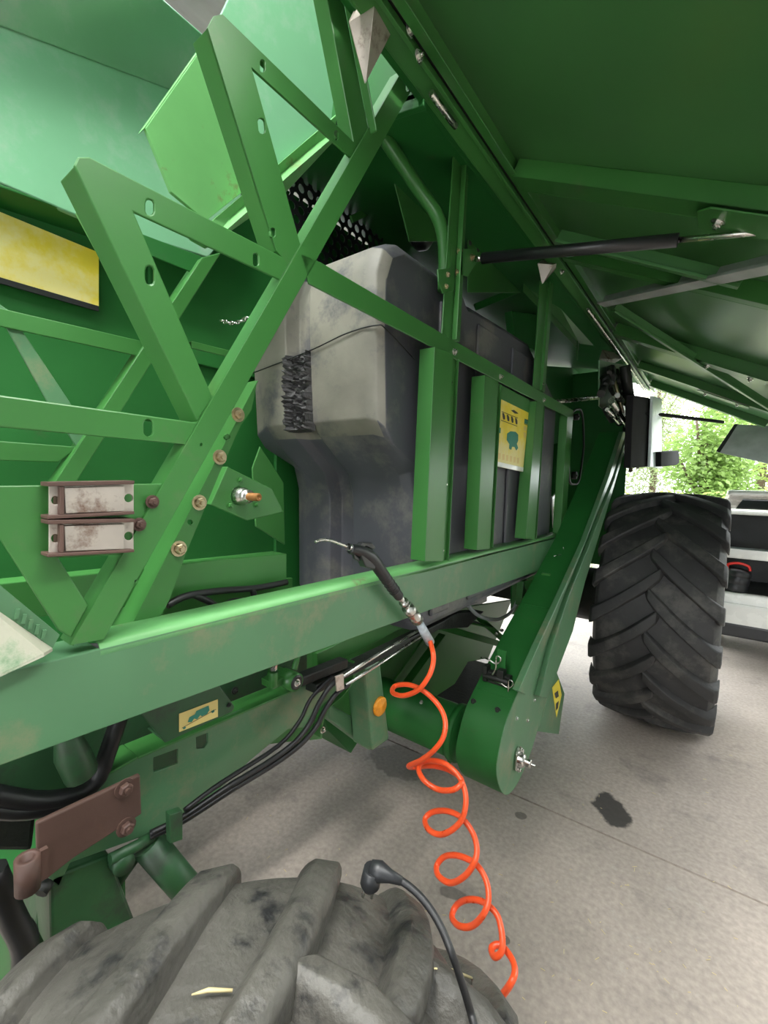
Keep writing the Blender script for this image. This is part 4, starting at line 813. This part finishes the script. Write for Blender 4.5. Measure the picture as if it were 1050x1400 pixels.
hpx = [(587, 874), (592, 892), (592, 908), (586, 925), (572, 943), (552, 951), (537, 947), (540, 938), (558, 936), (578, 944), (597, 961), (608, 982), (607, 1005), (595, 1024), (576, 1039), (559, 1047), (566, 1049), (590, 1047), (612, 1052), (629, 1063), (630, 1072), (618, 1080), (598, 1079), (579, 1066), (572, 1050), (580, 1041), (600, 1041), (617, 1050), (630, 1066), (637, 1090), (633, 1117), (620, 1133), (602, 1141), (586, 1134), (581, 1120), (592, 1110), (612, 1109), (631, 1118), (646, 1138), (652, 1160), (648, 1180), (635, 1198), (616, 1207), (600, 1198), (597, 1184), (608, 1171), (627, 1170), (650, 1181), (664, 1202), (668, 1228), (661, 1250), (645, 1266), (628, 1266), (618, 1254), (624, 1238), (639, 1230), (660, 1233), (679, 1250), (686, 1275), (686, 1300), (676, 1308), (672, 1296), (684, 1292), (698, 1308), (704, 1326), (698, 1345), (678, 1372), (650, 1410)]
n = len(hpx); hp3 = []
for i, (x, y) in enumerate(hpx):
    t = i / (n - 1); Yb = 1.235 - .18 * t
    nb = hpx[max(0, i - 1)], hpx[min(n - 1, i + 1)]; dxl = nb[1][0] - nb[0][0]
    Yo = 0 if i < 2 else (.03 if dxl > 0 else -.03) * min(1, abs(dxl) / 25)
    hp3.append(at(x, y, Y=Yb + Yo) if i else at(x, y, X=GX))
b = MB(); b.tube(smooth_path(hp3, 6), .0085, 10); hs = b.build('coiled_hose', ORANGE, AG); tag(hs, 'orange coiled air hose')

# ================================================================== cable with plug lying over the near tyre
CT = thing('power_cable', TC + Vector((.1, .3, .62)), 'black power cable with angled plug lying over the near tyre', 'cable')
from mathutils.bvhtree import BVHTree
_bv = BVHTree.FromPolygons([v.co for v in NT.data.vertices], [list(p.vertices) for p in NT.data.polygons])
def on_tyre(x, y, lift, far=None):
    """spot on the tyre surface under a sight line, lifted by `lift`"""
    d = (CF + CR * ((x - 525) / FPX) - CU * ((y - 700) / FPX)).normalized(); h = _bv.ray_cast(CP, d)
    if h[0] is None: return CP + d * (far or .9)
    return h[0] - d * lift
far_ = (on_tyre(562, 1213, 0) - CP).length
cpx = smooth_path([Vector((x, y, 0)) for x, y in ((515, 1190), (545, 1202), (575, 1226), (600, 1262), (620, 1310), (638, 1365), (650, 1410), (662, 1470))], 7)
ds_ = [(on_tyre(v.x, v.y, 0, far_) - CP).length for v in cpx]; n_ = len(ds_); cp_ = []
for q, v in enumerate(cpx):      # the cord bridges the gaps between lugs
    w_ = [min(ds_[max(0, j - 6):j + 7]) for j in range(max(0, q - 5), min(n_, q + 6))]; dd = sum(w_) / len(w_) - .009
    cp_.append(CP + (CF + CR * ((v.x - 525) / FPX) - CU * ((v.y - 700) / FPX)).normalized() * dd)
far_ = (cp_[0] - CP).length
b = MB(); b.tube(cp_, .0055, 10); b.build('cord', BLACK, CT)
p0_ = CP + (CF + CR * ((506 - 525) / FPX) - CU * ((1186 - 700) / FPX)).normalized() * far_; p1_ = cp_[8]
b = MB(); b.tube([p0_, p0_.lerp(p1_, .3), p0_.lerp(p1_, .65), p1_], [.011, .015, .009, .006], 12); pc = p0_.lerp(p1_, .1); dn = Vector((-.15, -.1, -1)).normalized(); b.tube([pc, pc + dn * .026, pc + dn * .034], [.015, .016, .011], 14); b.build('plug', BLACKP, CT)
for s in (-.006, .006):
    b = MB(); q = pc + Vector((s, s * .5, 0)); b.tube([q + dn * .03, q + dn * .05], .0024, 8); b.build('pin', STEEL, CT)

# ================================================================== white car with open tailgate beyond the machine
YK = 5.75; KX = .02; KW = 1.62
CAR = thing('car', (KX + KW / 2, YK + 1.8, 0), 'white car with its tailgate open behind the far wheel', 'car')
b = MB()
yz = [(0, .42), (.02, .82), (.05, 1.0), (.30, 1.50), (.55, 1.56), (1.9, 1.52), (2.7, 1.0), (3.6, .85), (3.75, .45), (3.7, .25), (.1, .25)]
for x in (KX, KX + KW - .04): b.prism([(x, YK + y, z) for y, z in yz], (.04, 0, 0))
b.prism([(KX, YK + .30, 1.50), (KX + KW, YK + .30, 1.50), (KX + KW, YK + 1.9, 1.52), (KX, YK + 1.9, 1.52)], (0, 0, .05))
b.prism([(KX, YK, .42), (KX + KW, YK, .42), (KX + KW, YK + .02, .70), (KX, YK + .02, .70)], (0, .1, 0)); b.prism([(KX, YK - .05, .38), (KX + KW, YK - .05, .38), (KX + KW, YK - .05, .60), (KX, YK - .05, .60)], (0, .15, 0))
for x in (KX, KX + KW - .10): b.prism([(x, YK, .6), (x + .10, YK, .6), (x + .10, YK + .30, 1.5), (x, YK + .30, 1.5)], (0, .06, 0))
b.prism([(KX, YK + 2.7, .25), (KX + KW, YK + 2.7, .25), (KX + KW, YK + 2.7, 1.0), (KX, YK + 2.7, 1.0)], (0, 1.0, 0))
b.build('body', WHITE, CAR, .04, seg=3)
b = MB(); b.prism([(KX + .05, YK - .06, .26), (KX + KW - .05, YK - .06, .26), (KX + KW - .05, YK - .06, .40), (KX + .05, YK - .06, .40)], (0, .1, 0)); b.build('bumper_skirt', BLACKP, CAR, .02)
b = MB(); b.box((KX + KW / 2, YK + 1.0, .68), (KW - .1, 1.8, .03)); b.box((KX + KW / 2, YK + 1.0, 1.09), (KW - .1, .08, .82)); b.build('boot_lining', DARK, CAR)
b = MB(); tg = [(KX + .03, YK + .26, 1.56), (KX + KW - .03, YK + .26, 1.56), (KX + KW - .06, YK - .55, 1.72), (KX + .06, YK - .55, 1.72)]
b.prism(tg, (0, .02, .05)); tgo = b.build('tailgate', WHITE, CAR, .02)
b = MB(); b.prism([Vector(v) + Vector((0, 0, -.012)) for v in ((KX + .15, YK + .15, 1.58), (KX + KW - .15, YK + .15, 1.58), (KX + KW - .18, YK - .38, 1.685), (KX + .18, YK - .38, 1.685))], (0, 0, .006)); b.build('rear_window', GLASS, tgo)
b = MB(); b.box((KX + KW / 2, YK + .42, 1.10), (KW - .12, .5, .03), 0); b.box((KX + KW / 2, YK + .17, 1.095), (KW - .12, .03, .10), 1); b.build('parcel_shelf', [PALE, WHITE], CAR, .008)
for x in (KX + .01, KX + KW - .01):
    for y in (.75, 3.0):
        b = MB(); b.lathe([(-.1, .18), (-.1, .30), (-.08, .32), (.08, .32), (.1, .30), (.1, .18), (.06, .16), (.06, 0)], (x, YK + y, .32), OUT, 28); b.build('wheel', RUBBER, CAR)
CN = thing('canister', (.22, YK + .18, .70), 'black canister with red carry handle in the car boot', 'canister')
b = MB(); c = Vector((.21, YK + .16, .70)); b.lathe([(0, 0), (0, .10), (.02, .115), (.08, .115), (.085, .108), (.095, .115), (.16, .115), (.165, .108), (.175, .115), (.21, .112), (.24, .08), (.25, 0)], c, (.12, 0, 1), 20); b.build('body', BLACKP, CN)
b = MB(); b.tube(smooth_path([c + Vector(v) for v in ((-.07, -.03, .23), (-.06, -.03, .28), (.02, -.03, .30), (.10, -.03, .28), (.12, -.03, .23))]), .014, 8); b.build('handle', RED, CN)

# ================================================================== trees and hedge beyond the yard
def foliage(c, rad, n, size, rnd, droop=.0):
    vs = []; fs = []
    for k in range(n):
        while True:
            p = Vector((rnd.uniform(-1, 1), rnd.uniform(-1, 1), rnd.uniform(-1, 1)))
            if .25 < p.length < 1: break
        q = Vector(c) + Vector((p.x * rad[0], p.y * rad[1], p.z * rad[2]))
        a = Vector((rnd.uniform(-1, 1), rnd.uniform(-1, 1), rnd.uniform(-.6, .4))).normalized(); e_ = a.orthogonal().normalized(); w = a.cross(e_); r2 = rnd.uniform(0, 6.28); e_ = e_ * math.cos(r2) + w * math.sin(r2)
        s = size * rnd.uniform(.6, 1.3); i = len(vs)
        vs += [q, q + a * s * .5 + e_ * s * .28, q + a * s, q + a * s * .5 - e_ * s * .28]; fs.append([i, i + 1, i + 2, i + 3])
    return vs, fs
trees = [('hedge_tree', 1.0, 18, 6.5, 2.3, LEAF1, 'broad yellow green tree behind the white car'), ('hedge_tree', -2.4, 23.5, 9.5, 2.5, LEAF3, 'pale airy tree left of the hanging grey flap'), ('hedge_tree', -.35, 13.4, 4.3, 1.25, LEAF2, 'small mid green tree above the far tyre'),
         ('hedge_tree', -3.4, 17, 5.6, 1.8, LEAF1, 'yellow green tree showing between cab and far tyre'), ('hedge_tree', 7.2, 18, 6.5, 2.3, LEAF2, 'tall mid green tree right of the broad one'), ('hedge_tree', -7.8, 18, 7.0, 2.3, LEAF1, 'yellow green tree behind the cab side'), ('hedge_tree', 12.4, 19, 8, 2.4, LEAF3, 'pale tree at the right end of the hedge'), ('hedge_tree', 17.6, 17, 6, 2.4, LEAF2, 'mid green tree at the yard corner')]
for i, (nm, x, y, h, w, m, lab) in enumerate(trees):
    rnd = random.Random(100 + i); T = thing(nm, (x, y, 0), lab, 'tree', 'trees beyond the yard')
    b = MB(); b.tube([(x, y, -.05), (x + .1, y, h * .45), (x, y + .1, h * .8)], [.16, .11, .05], 8)
    for k in range(4): a = rnd.uniform(0, 6.28); b.tube([(x, y, h * (.25 + .1 * k)), (x + math.cos(a) * w * .5, y + math.sin(a) * w * .5, h * (.5 + .1 * k))], [.06, .02], 6)
    b.build('trunk', BARK, T)
    b = MB()
    for k in range(9):
        a = rnd.uniform(0, 6.28); rr = w * rnd.uniform(.1, .55); cz = h * rnd.uniform(.12, .85)
        v, f = foliage((x + rr * math.cos(a), y + rr * math.sin(a), cz), (w * .5, w * .5, h * .2), 1300, .13, rnd); b.add(v, f)
    b.build('crown', m, T)
b = MB(); rnd = random.Random(9)
for k in range(60):
    x = -12 + k * .48; v, f = foliage((x, 10.8 + rnd.uniform(-.3, .3), .65 + rnd.uniform(-.1, .25)), (.6, .6, .9), 420, .10, rnd); b.add(v, f)
hg = b.build('hedge', LEAF1); tag(hg, 'long leafy yellow green hedge along the yard', 'hedge')

# ================================================================== straw bits on floor and tyre
rnd = random.Random(21)
b = MB()
for k in range(160):
    p = at(rnd.uniform(330, 1050), rnd.uniform(1000, 1400), Z=.002); a = rnd.uniform(0, 6.28); l = rnd.uniform(.004, .022)
    b.bar(p, p + Vector((math.cos(a) * l, math.sin(a) * l, .001)), .0018, .0015)
for (xa, ya, xb, yb, lab) in ((594, 1324, 645, 1337, 'pale split straw stalk beside the power cable on the near tyre'), (262, 1360, 318, 1354, 'thin straw stalk lying on the left lugs of the near tyre')):
    s_ = MB(); pa, pb = on_tyre(xa, ya, .010), on_tyre(xb, yb, .010); s_.tube([pa, pa.lerp(pb, .4) + Vector((0, 0, .004)), pb], [.001, .0028, .002], 6); tag(s_.build('straw_stalk', STRAW), lab, 'straw')
ss = b.build('straw_litter', STRAW); tag(ss, 'scattered straw bits and crumbs on the concrete floor', 'straw', kind='stuff')
# ================================================================== roof lamps; the wall-side and rear ones are unseen, added as fill
for k, (x, y, s) in enumerate(((-.72, -.45, 46), (1.3, .8, 30), (-3.2, 1.4, 16), (.2, -3.2, 40))):
    L = thing('strip_lamp', (x, y, 4.4), ['strip lamp over the rear end of the machine', 'strip lamp over the free bay beside the raised panel', 'added unseen fill lamp on the wall side of the machine', 'added unseen fill lamp behind the photographer'][k], 'lamp', 'roof strip lamps')
    b = MB(); b.box((x, y, 4.43), (.40, 1.5, .05))
    for dy in (-.5, .5): b.box((x, y + dy, 4.56), (.012, .012, .24))
    b.build('lamp_body', WHITE, L, .005)
    b = MB(); b.box((x, y, 4.397), (.34, 1.42, .016)); b.build('diffuser', emat('lamp_diffuser_glow', (1, .98, .93), s), L)
